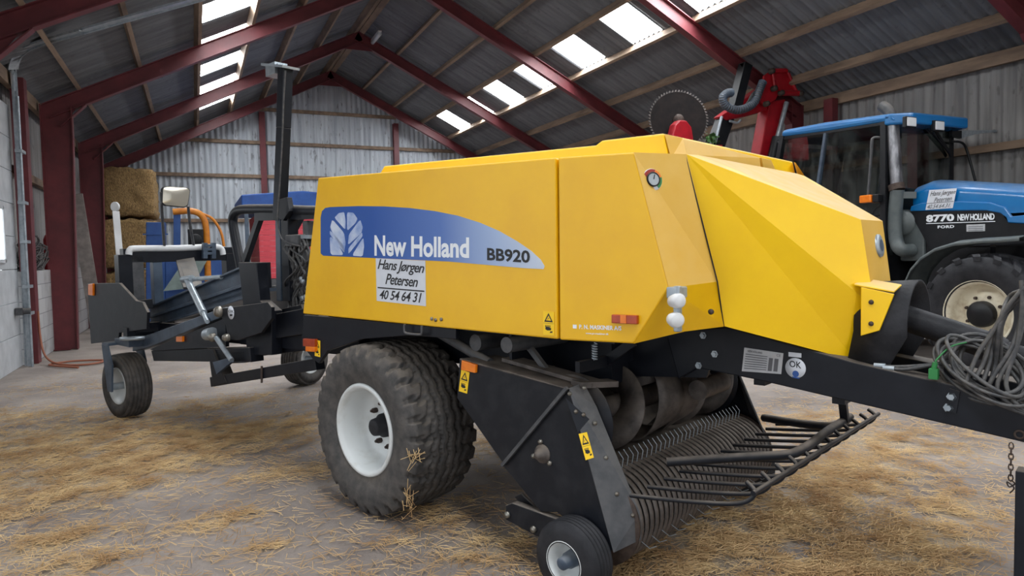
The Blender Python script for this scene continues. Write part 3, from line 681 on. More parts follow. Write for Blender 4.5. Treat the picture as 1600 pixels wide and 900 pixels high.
# white name sign
ns = bb(MB().prism(LS([(587,403.5), (664.5,407.5), (665.5,478.5), (588.5,470)], 1, YD-.001), (0, .0012, 0)), 'name_sign', 'sticker_white', side, label='white sign with black handwritten style lettering')
YN = YD-.0018
b = text_on(MB(), 'Hans J\u00f8rgen', LS([(590,425), (663,432), (663,411), (590,404.5)], 1, YN), shear=.35, space=.9, bold=.014)
text_on(b, 'Petersen', LS([(602,444), (653,449), (653,432.5), (602,427)], 1, YN), shear=.35, space=.9, bold=.014)
text_on(b, '40 54 64 31', LS([(593,467), (659,473.5), (659,457.5), (593,452.5)], 1, YN), shear=.3, space=.95, bold=.016)
b.poly(LS([(590,450.3), (663,456.2), (663,454.2), (590,448.3)], 1, YN))
bb(b, 'sign_lettering', 'ink', ns)
def warn(quad, y, par, axis=1, name='warning_sticker', q3=None):
    """yellow sticker: black triangle with lightning-like figure above, hand figure below"""
    Q = q3 if q3 is not None else LS(quad, axis, y); Q = [np.array(p) for p in Q]
    n = np.cross(Q[1]-Q[0], Q[3]-Q[0]); n /= np.linalg.norm(n); n = n if n@(CL-Q[0]) > 0 else -n
    s = bb(MB().prism([p+n*.0015 for p in Q], -n*.0015), name, 'sticker_yellow', par)
    R = [p+n*.0022 for p in Q]; f = lambda u, v: in_quad(R, u, v); b = MB()
    b.add([f(.1,.56), f(.9,.56), f(.5,.94), f(.26,.62), f(.74,.62), f(.5,.84)], [(0,1,4,3), (1,2,5,4), (2,0,3,5)])
    b.poly([f(.36,.64), f(.5,.7), f(.62,.76), f(.48,.72)])
    b.poly([f(0.02,.495), f(.98,.495), f(.98,.505), f(.02,.505)])
    b.poly([f(.2,.25), f(.4,.2), f(.72,.22), f(.75,.3), f(.5,.35), f(.25,.36)])
    for k in range(4): b.poly([f(.2+.13*k,.33), f(.27+.13*k,.33), f(.27+.13*k,.42), f(.2+.13*k,.42)])
    b.poly([f(.62,.1), f(.86,.12), f(.86,.18), f(.66,.17)])
    bb(b, 'warning_print', 'ink', s); return s
warn([(849,523), (866,524.5), (866,487.5), (849,486)], YD, side)
# latch bolts on the side panel
for (x, y) in ((675,498), (681,500), (690,499)):
    c = L(x, y, 1, YP-.001); b = MB(); b.lathe([(0, .011), (-.006, .011), (-.01, .006), (-.01, 0)], c, (0, 1, 0), 12); bb(b, 'panel_latch_bolt', 'bolt', side)
# front panel: red-orange marker, dealer lettering
b = MB().prism(LS([(955,505), (994.5,507), (994.5,493), (955,491.5)], 1, YP-.022), (0, .022, 0)); lt = bb(b, 'marker_light', 'redlens', front, bevel=.004)
b = MB().prism(LS([(969,505), (978,505.5), (978,492.5), (969,492)], 1, YP-.024), (0, .002, 0)); bb(b, 'marker_divider', 'orange', lt)
b = text_on(MB(), 'P. N. MASKINER A/S', LS([(905,514), (971,516.5), (971,509.5), (905,507)], 1, YD), bold=.03)
text_on(b, 'www.pn-maskiner.dk', LS([(915,523), (951,524.5), (951,520.5), (915,519)], 1, YD), bold=.02)
b.poly(LS([(895,513), (901,513.5), (901,507.5), (895,507)], 1, YD)); bb(b, 'dealer_lettering', 'ink_white', front)
# white work lamps on the corner
c = L(1050,458,1,.0); lamp = MB(); lamp.box(c+np.array([-.01,.06,.0]), (.05, .1, .05)); lamp.box(c+np.array([.01,.03,-.07]), (.03, .03, .2)); lamp = bb(lamp, 'work_lamp', 'galv', bevel=.006)
for (x, y, r, n_) in ((1059,470,.032, (.9,-.4,.1)), (1056,500,.034, (.8,-.6,.0))):
    q = L(x, y, 1, -.02); b = MB(); b.lathe([(-.04, 0), (-.04, r*.8), (-.01, r), (.015, r*.97), (.022, r*.75), (.024, 0)], q, n_, 22); bb(b, 'lamp_lens', 'white', lamp)
b = MB(); q = L(1111,487,1,.27); b.lathe([(0,.014),(-.008,.012),(-.012,0)], q, (-.3,1,.3), 10); bb(b, 'corner_bolt', 'rust')
# --- rear mudguard skirt (black) with tail lamps
sk = bb(plate([(474,492), (712,514), (712,530), (640,524), (565,530), (512,548), (498,568), (490,562), (471,540)], YP+.03, .03), 'rear_skirt', 'black', bevel=.004)
b = MB().prism(LS([(473,541), (491,542), (491,530), (473,529)], 1, YP+.0), (0, .03, 0)); tl = bb(b, 'tail_lamp', 'redlens', sk, bevel=.004)
b = MB().prism(LS([(477,549), (491,550), (491,542), (477,541)], 1, YP+.0), (0, .03, 0)); bb(b, 'indicator_lens', 'orange', tl, bevel=.004)
warn([(492,556), (500.5,558), (500.5,532.5), (492,530.5)], YP+.028, sk)
b = MB(); b.tube(smooth_path(LS([(632,507), (632,517), (636,521), (655,523), (659,520), (659,509)], 1, YP-.01), 3), .008, 8); bb(b, 'panel_handle', 'darkgrey', sk)
b = MB(); Ps = LS([(474,492), (712,514), (712,530), (640,524), (565,530), (512,548), (498,568), (490,562), (471,540)], 1, YP+.03); b.prism([mir(p)-np.array([0,.03,0]) for p in Ps], (0,.03,0)); bb(b, 'far_skirt', 'black')

# --- main wheels
def ring_tyre(c, axis, R, w, rim_r, kind):
    """height-field tyre: tread relief as r(theta, s); s runs across the width"""
    ax = Vector(axis).normalized(); x = ax.cross(Vector((0, 0, 1))); x.normalize(); y = x.cross(ax); c = Vector(c)
    N = 420 if kind == 'flotation' else 300
    S = []                                                   # (offset, base radius, tread coordinate or None)
    h = w/2; sw = R*.93
    S += [(-h*.78, rim_r, None), (-h*.9, rim_r+.02, None), (-h*1.0, (rim_r+R)/2-.02, None), (-h*1.0, (rim_r+R)/2+.05, None), (-h*.965, R*.90, None), (-h*.93, R*.94, -1.0)]
    K = 44
    for i in range(K+1):
        u = -1+2*i/K; S.append((u*h*.9, R*(1-.02*abs(u)**2.5), u))
    S += [(h*.93, R*.94, 1.0), (h*.965, R*.90, None), (h*1.0, (rim_r+R)/2+.05, None), (h*1.0, (rim_r+R)/2-.02, None), (h*.9, rim_r+.02, None), (h*.78, rim_r, None)]
    vs = []; k = len(S)
    for i in range(N):
        th = 2*pi*i/N; e = x*cos(th)+y*sin(th)
        for (o, r, u) in S:
            d = 0
            if u is not None:
                a = abs(u)
                if kind == 'flotation':
                    zz = .045*(2*abs(((th*30/pi) % 2)-1)-1)        # zig-zag ribs
                    for g, wd in ((0.0, .035), (.27, .035), (-.27, .035), (.52, .04), (-.52, .04)):
                        if abs(u-g-zz) < wd: d = .022
                    if a > .56:
                        ph = (th*28/(2*pi)+(a-.56)*.9*(1 if u > 0 else -1)*(-1 if a < .8 else .1)) % 1
                        if ph < .36: d = .03
                else:
                    for g in (-.72, -.36, 0, .36, .72):
                        if abs(u-g) < .06: d = .012
            vs.append(c+ax*o+e*(r-d))
    fs = [(i*k+j, ((i+1) % N)*k+j, ((i+1) % N)*k+j+1, i*k+j+1) for i in range(N) for j in range(k-1)]
    b = MB(); b.add(vs, fs, True); return b
def main_wheel(yo, yi, out):
    """yo = outer face, yi = inner face (baler frame y)"""
    c = (0, (yo+yi)/2, .58); w = abs(yi-yo)
    t = bb(ring_tyre(c, (0, 1, 0), .582, w, .30, 'flotation'), 'tyre', 'rubber', fixn=False)
    s = 1 if out < 0 else -1                                  # direction from outer face inwards
    o = yo+s*.03
    prof = [(0, .318), (-.012*s, .31), (-.012*s, .29), (.02*s, .275), (.13*s, .262), (.17*s, .25), (.195*s, .21), (.2*s, .13), (.2*s, 0)]
    b = MB(); b.lathe([(q[0], q[1]) for q in prof], (0, o, .58), (0, 1, 0), 64); r = bb(b, 'rim', 'rim_white', t, fixn=False)
    md = r.modifiers.new('solid', 'SOLIDIFY'); md.thickness = .008
    b = MB(); b.lathe([(.2*s, .085), (.15*s, .082), (.13*s, .065), (.08*s, .058), (.07*s, .045), (.07*s, 0)], (0, o, .58), (0, 1, 0), 32); bb(b, 'hub', 'rubber_clean', t)
    for k in range(8):
        a = 2*pi*k/8+.2; q = (.15*cos(a), o+.168*s, .58+.15*sin(a)); b = MB(); b.lathe([(.035*s, .019), (0, .019), (-.012*s, .011), (-.02*s, .01), (-.02*s, 0)], q, (0, 1, 0), 6, smooth=False); bb(b, 'wheel_nut', 'rust', t)
    # side wall lettering
    return t
wt_ = main_wheel(0.0, .56, -1)
main_wheel(2.1, 1.54, 1)
b = MB(); b.box((0, YC, .58), (.13, 1.0, .13)); b.box((0, .62, .8), (.12, .1, .55)); b.box((0, 1.48, .8), (.12, .1, .55)); bb(b, 'axle', 'black')
# --- chassis: bale chamber belly, cross members, dark plates seen under the yellow panel
b = MB(); b.box((.3, YC, 1.15), (2.6, .84, .34)); bb(b, 'chamber_belly', 'black')
b = MB(); b.prism([(.75,.8,1.3), (2.2,.8,1.3), (2.1,.8,1.05), (1.55,.8,1.0), (1.1,.8,.85), (.8,.8,.85)], (0, .02, 0)); bb(b, 'chassis_side_plate', 'black')
b = MB(); b.prism([mir(p) for p in [(.75,.8,1.3), (2.2,.8,1.3), (2.1,.8,1.05), (1.55,.8,1.0), (1.1,.8,.85), (.8,.8,.85)]], (0, -.02, 0)); bb(b, 'chassis_side_plate', 'black')
b = MB(); b.box((.95, .62, 1.05), (.2, .1, .5)); b.bar((1.25,.3,1.22), (1.5,.3,.98), .03, .03); b.bar((.8,.55,1.28), (1.2,.5,1.0), .05, .05); b.cyl((.92,.2,1.22), (.92,1.9,1.22), .05, 14); b.cyl((1.25,.12,1.24), (1.25,.66,1.24), .045, 14); bb(b, 'linkage', 'darkgrey')
b = MB(); pth = [(1.72, .3, 1.27)]
for k in range(46): a = k*.9; pth.append((1.72+.013*cos(a), .3+.013*sin(a), 1.262-.0019*k))
b.tube(pth, .005, 5); bb(b, 'tension_spring', 'galv')
b = MB(); b.cyl((.45,.3,1.25), (1.0,.24,1.1), .03, 12); b.cyl((1.0,.24,1.1), (1.25,.2,1.05), .018, 12); bb(b, 'lift_cylinder', 'darkgrey')
# --- drawbar (two beams, tapering plates) with plates and stickers
YB = .78
bp = LS([(1040,519), (1135,511), (1338,567), (1500,604), (1640,640), (1640,701), (1380,640), (1180,593), (1090,575), (1060,592)], 1, YB)
beam = bb(MB().prism(bp, (0, .13, 0)), 'drawbar_beam', 'black', bevel=.006)
b = MB(); b.prism([mir(p) for p in bp], (0, -.13, 0)); bb(b, 'drawbar_beam', 'black', bevel=.006)
b = MB(); f0 = L(1640,640,1,YB); b.box((f0[0]+.05, YC, f0[2]-.1), (.2, .56, .16)); b.cyl((f0[0]+.1, YC, f0[2]-.1), (f0[0]+.55, YC, f0[2]-.1), .05, 14); bb(b, 'drawbar_head', 'black')
for x in (2.35, 2.75):
    b = MB(); b.box((x, YC, 1.08-(x-2.35)*.12), (.06, .28, .12)); bb(b, 'drawbar_cross_member', 'black')
tp = bb(MB().prism(LS([(1159,580), (1220.5,584.5), (1224,552), (1163,543)], 1, YB-.002), (0, .002, 0)), 'type_plate', 'sticker_grey', beam)
b = MB(); Q = LS([(1159,580), (1220.5,584.5), (1224,552), (1163,543)], 1, YB-.003)
for v in (.12, .22, .32, .42, .52, .62, .72): b.poly([in_quad(Q,.05,v), in_quad(Q,.62,v), in_quad(Q,.62,v+.035), in_quad(Q,.05,v+.035)])
for u in (.66, .8): b.poly([in_quad(Q,u,.1), in_quad(Q,u+.1,.1), in_quad(Q,u+.1,.7), in_quad(Q,u,.7)])
text_on(b, 'NEW HOLLAND', [in_quad(Q,.1,.83), in_quad(Q,.48,.83), in_quad(Q,.48,.92), in_quad(Q,.1,.92)], bold=.02)
text_on(b, 'CE', [in_quad(Q,.84,.81), in_quad(Q,.94,.81), in_quad(Q,.94,.93), in_quad(Q,.84,.93)])
bb(b, 'plate_print', 'ink_grey', tp)
c = L(1243,575,1,YB-.001); b = MB(); b.lathe([(0, .05), (-.0015, .05), (-.0015, 0)], c, (0, 1, 0), 36); ok = bb(b, 'approval_sticker', 'sticker_white', beam, label='round white sticker reading OK')
b = text_on(MB(), 'OK', LS([(1233.5,573), (1252,576), (1252,566), (1233.5,563)], 1, YB-.004), bold=.01); bb(b, 'sticker_lettering', 'ink', ok)
b = MB(); b.lathe([(-.003, 0), (-.003, .016)], L(1243.5,584,1,YB), (0,1,0), 16); b.poly(LS([(1238,590), (1249,592), (1249,590), (1238,588)],1,YB-.003)); bb(b, 'sticker_emblem', 'ink_blue', ok)
bb(MB().prism(LS([(1232,557), (1252,559), (1252,552), (1232,550)], 1, YB-.004), (0, .002, 0)), 'small_label', 'sticker_white', beam)
for (x, y) in ((1099,524), (1117,553), (1092,571), (1487,620), (1482,637)):
    c = L(x, y, 1, YB); b = MB(); b.lathe([(0, .02), (-.006, .02), (-.006, .013), (-.018, .013), (-.018, 0)], c, (0, 1, 0), 6, smooth=False); bb(b, 'beam_bolt', 'galv', beam)
bb(MB().prism(LS([(1478,643), (1494,646), (1500,612), (1484,607)], 1, YB-.006), (0, .006, 0)), 'bracket_plate', 'black_scuffed', beam)
c = L(1593,679,1,YB-.002); b = MB(); b.lathe([(0,.02), (-.004,.02), (-.004,.012), (.004,.012)], c, (0,1,0), 18); bb(b, 'pin_hole', 'rust', beam)
# --- PTO tunnel guard and shaft
ax0, ax1 = L(1425,500,1,YC), L(1530,535,1,YC); dr_ = (ax1-ax0)/np.linalg.norm(ax1-ax0)
b = MB(); b.tube([ax0-dr_*.5, ax1+dr_*.02], .062, 24); b.tube([ax1+dr_*.02, ax1+dr_*.1], [.075, .05], 24); b.tube([ax1+dr_*.1, ax1+dr_*.9], .045, 20); bb(b, 'drive_shaft', 'rubber_clean')
b = MB()
th = np.linspace(-.12, pi+.12, 22); gw, ght = .19, .13
def arch(u, r, zc, dz): 
    pts = [np.array([u, YC-r*cos(a), zc+r*.95*sin(a)]) for a in th]
    return [np.array([u-.0, YC-r, zc-dz])]+pts+[np.array([u, YC+r, zc-dz])]
k0 = L(1400,500,1,YC-.2)
ar = arch(2.84, .2, 1.37, .22); br_ = arch(3.07, .225, 1.36, .02)
# rear rim leans: lower corner reaches back under the hood
br_[0] = np.array([2.98, YC-.225, 1.16]); br_[-1] = mir(br_[0]); ar[0] = np.array([2.80, YC-.2, 1.13]); ar[-1] = mir(ar[0])
n_ = len(ar); b.add(ar+br_, [(i, i+1, n_+i+1, n_+i) for i in range(n_-1)], True)
g_ = bb(b, 'shaft_guard', 'rubber_clean', fixn=False); md = g_.modifiers.new('s', 'SOLIDIFY'); md.thickness = .012
b = MB(); ys = YC-.245
b.prism([np.array([2.88, ys, 1.56]), np.array([3.02, ys, 1.53]), np.array([2.96, ys, 1.36]), np.array([2.88, ys, 1.33])], (0, .012, 0)); b.prism([np.array([2.85, ys, 1.565]), np.array([3.02, ys, 1.535]), np.array([3.02, ys+.13, 1.56]), np.array([2.85, ys+.13, 1.59])], (0, 0, .008)); brk = bb(b, 'guard_bracket', 'yellow_hood', bevel=.003)
for z in (1.49, 1.39): b = MB(); b.lathe([(0, .012), (-.008, .01), (-.01, 0)], (2.925, ys, z), (0, 1, 0), 8); bb(b, 'bracket_bolt', 'rust', brk)
# ---------------------------------------------------------------- pick-up
YK = .13
up_ = plate([(718,560), (886,607), (880,614), (786,724), (714,622)], YK, .02)
us = bb(up_, 'pickup_upper_shield', 'black_scuffed', bevel=.004)
a, c = L(718,560,1,YK), L(886,607,1,YK)
b = MB(); b.prism([a, c, L(916,596,2,c[2]), L(777,554,2,a[2])], (0, 0, -.012)); bb(b, 'shield_top', 'dusty_steel', us, bevel=.003)
b = MB().prism(LS([(720,578), (742,583), (743,570), (721,563)], 1, YK-.02), (0, .02, 0)); bb(b, 'marker_light', 'orange', us, bevel=.003)
warn([(717,611), (730,615), (734,582), (721,577)], YK-.002, us)
ls = bb(plate([(882,613), (890,610), (958,862), (930,850), (870,800), (845,800), (784,726)], YK-.005, .02), 'pickup_side_plate', 'black_scuffed', bevel=.004)
b = MB(); e = LS([(785,727), (886,606)], 1, YK-.02); b.bar(e[0], e[1], .02, .018); bb(b, 'plate_edge_strip', 'darkgrey', ls)
# folded front flange facing forward
f = LS([(888,607), (958,863)], 1, YK-.005); fl = MB()
fr = [L(888,607,1,YK-.005), L(911,599,1,YK+.09), L(931,636,1,YK+.10), L(999,800,1,YK+.12), L(1001,842,1,YK+.12), L(958,863,1,YK-.005)]
fl.add(fr, [(0,1,2), (0,2,3), (0,3,5), (3,4,5)]); fl = bb(fl, 'pickup_front_flange', 'darkgrey', ls, fixn=False); md = fl.modifiers.new('s', 'SOLIDIFY'); md.thickness = .008
nfl = np.cross(fr[3]-fr[0], fr[5]-fr[0]); nfl /= np.linalg.norm(nfl); nfl = nfl if nfl[0] > 0 else -nfl
def onfl(px, py): return on_face(fr[0]+nfl*.008, nfl, px, py)
b = MB(); tr = [onfl(884,622), onfl(921,655), onfl(903,676)]; b.prism(tr, -nfl*.004); bb(b, 'flange_cover_plate', 'black', ls)
Q3 = [onfl(915,719), onfl(928,715), onfl(917,675), onfl(904,678)]
warn(None, 0, ls, q3=Q3)
for (x, y) in ((890,615), (913,606), (930,661), (912,648), (900,643), (947,715), (964,772), (989,805)):
    q = onfl(x, y); b = MB(); b.lathe([(0,.012), (.008,.011), (.012,0)], q, nfl, 8); bb(b, 'flange_bolt', 'bolt', ls)
q = L(848,709,1,YK-.005); b = MB(); b.lathe([(0,.052), (-.01,.05), (-.012,.034), (-.03,.032), (-.032,.022), (-.05,.02), (-.052,0)], q, (0,1,0), 24); hb = bb(b, 'reel_bearing', 'dusty_steel', ls)
for an in (100, 200, 320):
    b = MB(); b.lathe([(0,.014), (-.012,.013), (-.018,0)], q+np.array([.065*cos(rad(an)), 0, .065*sin(rad(an))]), (0,1,0), 8); bb(b, 'bearing_bolt', 'bolt', hb)
# far side shields
b = MB(); fp = LS([(882,613), (890,610), (958,862), (930,850), (870,800), (845,800), (784,726)], 1, YK); b.prism([mir(p) for p in fp], (0, -.02, 0))
fs_ = bb(b, 'pickup_side_plate', 'black_scuffed')
b = MB(); b.add([mir(p) for p in fr], [(0,1,2), (0,2,3), (0,3,5), (3,4,5)]); o = bb(b, 'pickup_front_flange', 'darkgrey', fs_, fixn=False); md = o.modifiers.new('s', 'SOLIDIFY'); md.thickness = .008
b = MB(); fp = LS([(718,560), (886,607), (880,614), (786,724), (714,622)], 1, YK); b.prism([mir(p) for p in fp], (0, -.02, 0)); bb(b, 'pickup_upper_shield', 'black_scuffed')
# reel: curved stripper bands and tines
RC = np.array([1.785, 0, .365]); RR = .235
def band(y, w=.036):
    b = MB(); vs = []; n = 30
    aa = np.linspace(rad(140), rad(-128), n)
    for a_ in aa:
        for (dy, dr) in ((-w/2, -.004), (-w/2, 0), (-w*.2, .006), (w*.2, .006), (w/2, 0), (w/2, -.004)): vs.append((RC[0]+(RR+dr)*cos(a_), y+dy, RC[2]+(RR+dr)*sin(a_)))
    b.add(vs, [(i*6+j, (i+1)*6+j, (i+1)*6+j+1, i*6+j+1) for i in range(n-1) for j in range(5)], True); return b
NB = 33; ya, yb = .27, 1.83; pitch = (yb-ya)/(NB-1)
proto = bb(band(ya), 'stripper_band', 'dusty_steel', fixn=False); md = proto.modifiers.new('s', 'SOLIDIFY'); md.thickness = .004
for k in range(1, NB): copy_part(proto, bal, (0, pitch*k, 0))
b = MB(); b.cyl((RC[0], ya-.08, RC[2]), (RC[0], yb+.08, RC[2]), .165, 28); bb(b, 'reel_drum', 'black')
for s in (ya-.05, yb+.03):
    b = MB(); b.lathe([(0, 0), (0, RR+.01), (.02, RR+.01), (.02, 0)], (RC[0], s, RC[2]), (0,1,0), 40); bb(b, 'reel_end_disc', 'rust')
tb = None
def tine(a_):
    b = MB(); r0_, r1_ = .17, .315; p = lambda r, t: (RC[0]+r*cos(t), ya+pitch/2, RC[2]+r*sin(t))
    b.tube([p(r0_, a_), p(r1_-.03, a_-.02), p(r1_, a_+.09)], .0024, 5); return b
cnt = 0
for a_, step_ in ((rad(82), 1), (rad(-22), 2), (rad(200), 2)):
    pr = bb(tine(a_), 'tine', 'galv'); cnt += 1
    for k in range(1, NB-1):
        if k % step_ == 0 and cnt < 96: copy_part(pr, bal, (0, pitch*k, 0)); cnt += 1
# crop pan, auger and feed opening behind the reel
b = MB(); vs = []
prof = [(1.93,.60), (1.72,.585), (1.62,.58), (1.5,.575), (1.36,.60), (1.26,.68), (1.19,.82), (1.17,1.05)]
pp = smooth_path([(p[0], .26, p[1]) for p in prof[1:]], 5)
for p in pp: vs += [(p[0], .26, p[2]), (p[0], 1.84, p[2])]
b.add(vs, [(2*i, 2*i+2, 2*i+3, 2*i+1) for i in range(len(pp)-1)], True); o = bb(b, 'crop_pan', 'dusty_steel', fixn=False); md = o.modifiers.new('s', 'SOLIDIFY'); md.thickness = .006
def auger(y0_, y1_, hand, ph):
    b = MB(); n = 60; vs = []; c0 = (1.56, .84); r0_, r1_ = .07, .235
    for i in range(n+1):
        t = i/n; a_ = ph+hand*t*2*pi*1.35; y = y0_+(y1_-y0_)*t
        for r in (r0_, (r0_+r1_)/2, r1_): vs.append((c0[0]+r*cos(a_), y, c0[1]+r*sin(a_)))
    b.add(vs, [(i*3+j, (i+1)*3+j, (i+1)*3+j+1, i*3+j+1) for i in range(n) for j in range(2)], True); return b
for (y0_, y1_, hd, ph) in ((.3, .82, 1, .3), (1.8, 1.28, -1, .3)):
    o = bb(auger(y0_, y1_, hd, ph), 'auger_flight', 'dusty_steel', fixn=False); md = o.modifiers.new('s', 'SOLIDIFY'); md.thickness = .01
b = MB(); b.cyl((1.56,.24,.84), (1.56,1.86,.84), .065, 22); bb(b, 'auger_tube', 'dusty_steel')
b = MB(); b.lathe([(0,0), (0,.25), (.008,.25), (.008,0)], (1.60,.27,.84), (0,1,0), 40); bb(b, 'auger_end_disc', 'black')
b = MB(); b.lathe([(0,0), (0,.25), (.008,.25), (.008,0)], (1.56,1.82,.84), (0,1,0), 40); bb(b, 'auger_end_disc', 'black')
# big curved feeder wings in the middle
for y_, rx in ((.86, .2), (1.06, -.3)):
    b = MB(); vs = []; n = 16
    for i in range(n+1):
        a_ = rad(-100+200*i/n); r = .27
        for dy in (0, .07, .14, .19): vs.append((1.55+(r+dy*.4)*cos(a_)*.8, y_+dy+.06*sin(a_)*rx, .87+(r-dy*.3)*sin(a_)))
    b.add(vs, [(i*4+j, (i+1)*4+j, (i+1)*4+j+1, i*4+j+1) for i in range(n) for j in range(3)], True); o = bb(b, 'feeder_wing', 'dusty_steel', fixn=False); md = o.modifiers.new('s', 'SOLIDIFY'); md.thickness = .008
b = MB(); b.cyl(L(1090,610,1,1.0), L(1128,596,1,1.3), .06, 20); bb(b, 'feeder_shaft', 'dusty_steel')
b = MB(); b.prism([(1.16,.26,.5), (1.16,1.84,.5), (1.16,1.84,1.3), (1.16,.26,1.3)], (-.02,0,0)); bb(b, 'feeder_backplate', 'black')
# frame of the pick-up: cross tube and inner arms
b = MB(); b.bar(L(795,560,1,.3), L(935,600,1,.3), .12, .02); b.bar(L(900,600,1,.2), L(958,598,1,.42), .1, .03); bb(b, 'pickup_frame_plate', 'dusty_steel')
b = MB(); b.bar((1.62,.28,1.13), (1.62,1.82,1.13), .03, .06); b.bar((1.62,.55,1.13), (1.8,.55,1.25), .03, .05); b.bar((1.62,1.5,1.13), (1.8,1.5,1.25), .03, .05); bb(b, 'crop_roller_frame', 'black')
# windguard
wg = MB(); up0 = np.array([2.03,.47,.655])
path = [L(1042,722,2,.66), L(1150,715,2,.70), L(1225,711,2,.735), L(1252,703,2,.745), L(1275,688,2,.75), np.array([2.60,1.2,.75]), np.array([2.59,1.62,.75])]
path += [mir(p)*np.array([1,1,1]) for p in path[2::-1]]
wg.tube(smooth_path(path, 6), .024, 12); wg = bb(wg, 'windguard_tube', 'black_scuffed')
def rod(y, ln=.0):
    b = MB(); b.tube(smooth_path([(2.07+ln, y, .585), (2.3, y, .615), (2.52, y+.02, .645), (2.62, y+.04, .67), (2.655, y+.06, .715), (2.61, y+.08, .745)], 5), .0105, 7); return b
rp = bb(rod(.09), 'windguard_rod', 'black', wg)
for k in range(1, 12):
    if abs(k-5.5) > 99: continue
    copy_part(rp, wg, (0, k*.158, 0))
b = MB(); b.tube([(2.655, .13, .715), (2.655, 1.96, .715)], .012, 7); bb(b, 'windguard_cross_rod', 'black', wg)
b = MB(); b.bar((2.6,1.5,.76), (2.62,1.36,1.0), .04, .05); bb(b, 'windguard_bracket', 'black_scuffed', wg)
# gauge wheel and arm
def gauge(y0_, s):
    c = L(880,893,1,.0); c = np.array([c[0]+.03, y0_, .205])
    R = .205; w = .165
    pr = [(0,.1), (-.0,.105), (.004*s,.15), (.012*s,.185), (.03*s,.2)]
    for g in (.045,.07,.095,.12): pr += [(g*s-.008*s,.204), (g*s-.004*s,.196), (g*s+.004*s,.196), (g*s+.008*s,.204)]
    pr += [(.14*s,.2), (.158*s,.185), (.165*s,.15), (.165*s,.1)]
    b = MB(); b.lathe(pr, c, (0,1,0), 56); t = bb(b, 'gauge_wheel_tyre', 'rubber_clean', fixn=False)
    b = MB(); b.lathe([(-.002*s,.108), (.004*s,.1), (.03*s,.09), (.09*s,.085), (.1*s,.04), (.1*s,0)], c, (0,1,0), 40); r = bb(b, 'rim', 'rim_white', t, fixn=False); md = r.modifiers.new('s','SOLIDIFY'); md.thickness = .005
    b = MB(); b.lathe([(.1*s,.045), (.04*s,.042), (.03*s,.034), (-.012*s,.032), (-.018*s,.024), (-.018*s,0)], c, (0,1,0), 24); bb(b, 'hub', 'bluegrey', t)
    return c
cg = gauge(-.035, 1); gauge(2.135, -1)
b = MB(); a0 = L(790,800,1,.02); a1 = np.array([cg[0], .14, cg[2]]); e0 = L(793,800,1,.12)
b.prism(LS([(790,790), (800,786), (900,822), (905,850), (838,838), (790,812)], 1, .115), (0, .05, 0)); b.prism(LS([(803,776), (814,771), (850,806), (835,815)], 1, .2), (0, .02, 0)); arm = bb(b, 'gauge_wheel_arm', 'black_scuffed', bevel=.004)
for (x, y) in ((793,804), (834,827)): b = MB(); b.lathe([(0,.02), (-.012,.018), (-.016,0)], L(x, y, 1, .113), (0,1,0), 8); bb(b, 'arm_bolt', 'bolt', arm)
b = MB(); b.cyl((cg[0],.0,cg[2]), (cg[0],.2,cg[2]), .018, 12); bb(b, 'gauge_wheel_axle', 'bolt', arm)
# --- jack stand, chain, hoses on the drawbar
js = L(1597,800,1,.74); b = MB(); b.box((js[0]+.02, .74, .42), (.08, .08, .84)); b.box((js[0]+.02, .74, .01), (.22, .22, .02)); bb(b, 'parking_stand', 'black', bevel=.004)
ch = L(1580,692,1,YB-.01); b = MB()
for k in range(7):
    z = ch[2]-.022*k; pts = [(ch[0]+(.008*cos(t) if k % 2 == 0 else 0), ch[1]+(.008*cos(t) if k % 2 else 0), z-.013+.015*sin(t)) for t in np.linspace(0, 2*pi, 9)[:-1]]
    b.tube(pts, .0028, 5, closed=True)
z = ch[2]-.022*7; b.tube(smooth_path([(ch[0], ch[1], z), (ch[0]+.014, ch[1], z-.012), (ch[0]-.004, ch[1], z-.03), (ch[0]-.012, ch[1], z-.01), (ch[0]+.012, ch[1], z-.03), (ch[0]-.002, ch[1], z-.055)], 5), .0028, 5); bb(b, 'safety_chain', 'rust')
# hydraulic hoses coiled on top of the drawbar
r2 = np.random.default_rng(5)
def hz(px, py, y): return L(px, py, 1, y)
for k in range(9):
    c0 = np.array([1545+r2.normal(0, 8), 580+r2.normal(0, 6)]); rx, ry = r2.uniform(48, 78), r2.uniform(38, 56); tl_ = r2.uniform(-.5, -.1); ph = r2.uniform(0, 6)
    pts = []
    for q in range(12):
        t = ph+2*pi*q/12; x = c0[0]+rx*cos(t)*cos(tl_)-ry*sin(t)*sin(tl_); y = c0[1]+rx*cos(t)*sin(tl_)*-1+ry*sin(t)*cos(tl_)
        pts.append(hz(x, y, .72+.02*(k % 4)+.16*(.5-.5*sin(t))))
    b = MB(); b.tube(smooth_path(pts, 5, True), r2.uniform(.007, .010), 8, closed=True); bb(b, 'hydraulic_hose', 'hose')
for k in range(5):
    jx = lambda: r2.uniform(-9, 9)
    pts = [hz(1508+14*k, 598-3*k+jx(), .74+.02*k), hz(1528+9*k, 560+jx(), .78+.02*k), hz(1553+3*k, 512+jx(), .8+.03*(k % 3)), hz(1578+jx(), 474+jx(), .8+.02*k), hz(1604+jx(), 448+jx(), .8), hz(1632, 438-4*k, .8)]
    b = MB(); b.tube(smooth_path(pts, 6), .009, 8); bb(b, 'hydraulic_hose', 'hose')
for k in range(3):
    pts = [hz(1596+4*k, 438+4*k, .8), hz(1597+2*k+jx()*.4, 480, .8+.03*k), hz(1592-5*k+jx()*.4, 540, .8), hz(1572-14*k, 600+6*k, .76), hz(1600, 640+3*k, .74), hz(1660, 650, .72)]
    b = MB(); b.tube(smooth_path(pts, 6), .0085, 8); bb(b, 'hydraulic_hose', 'hose')
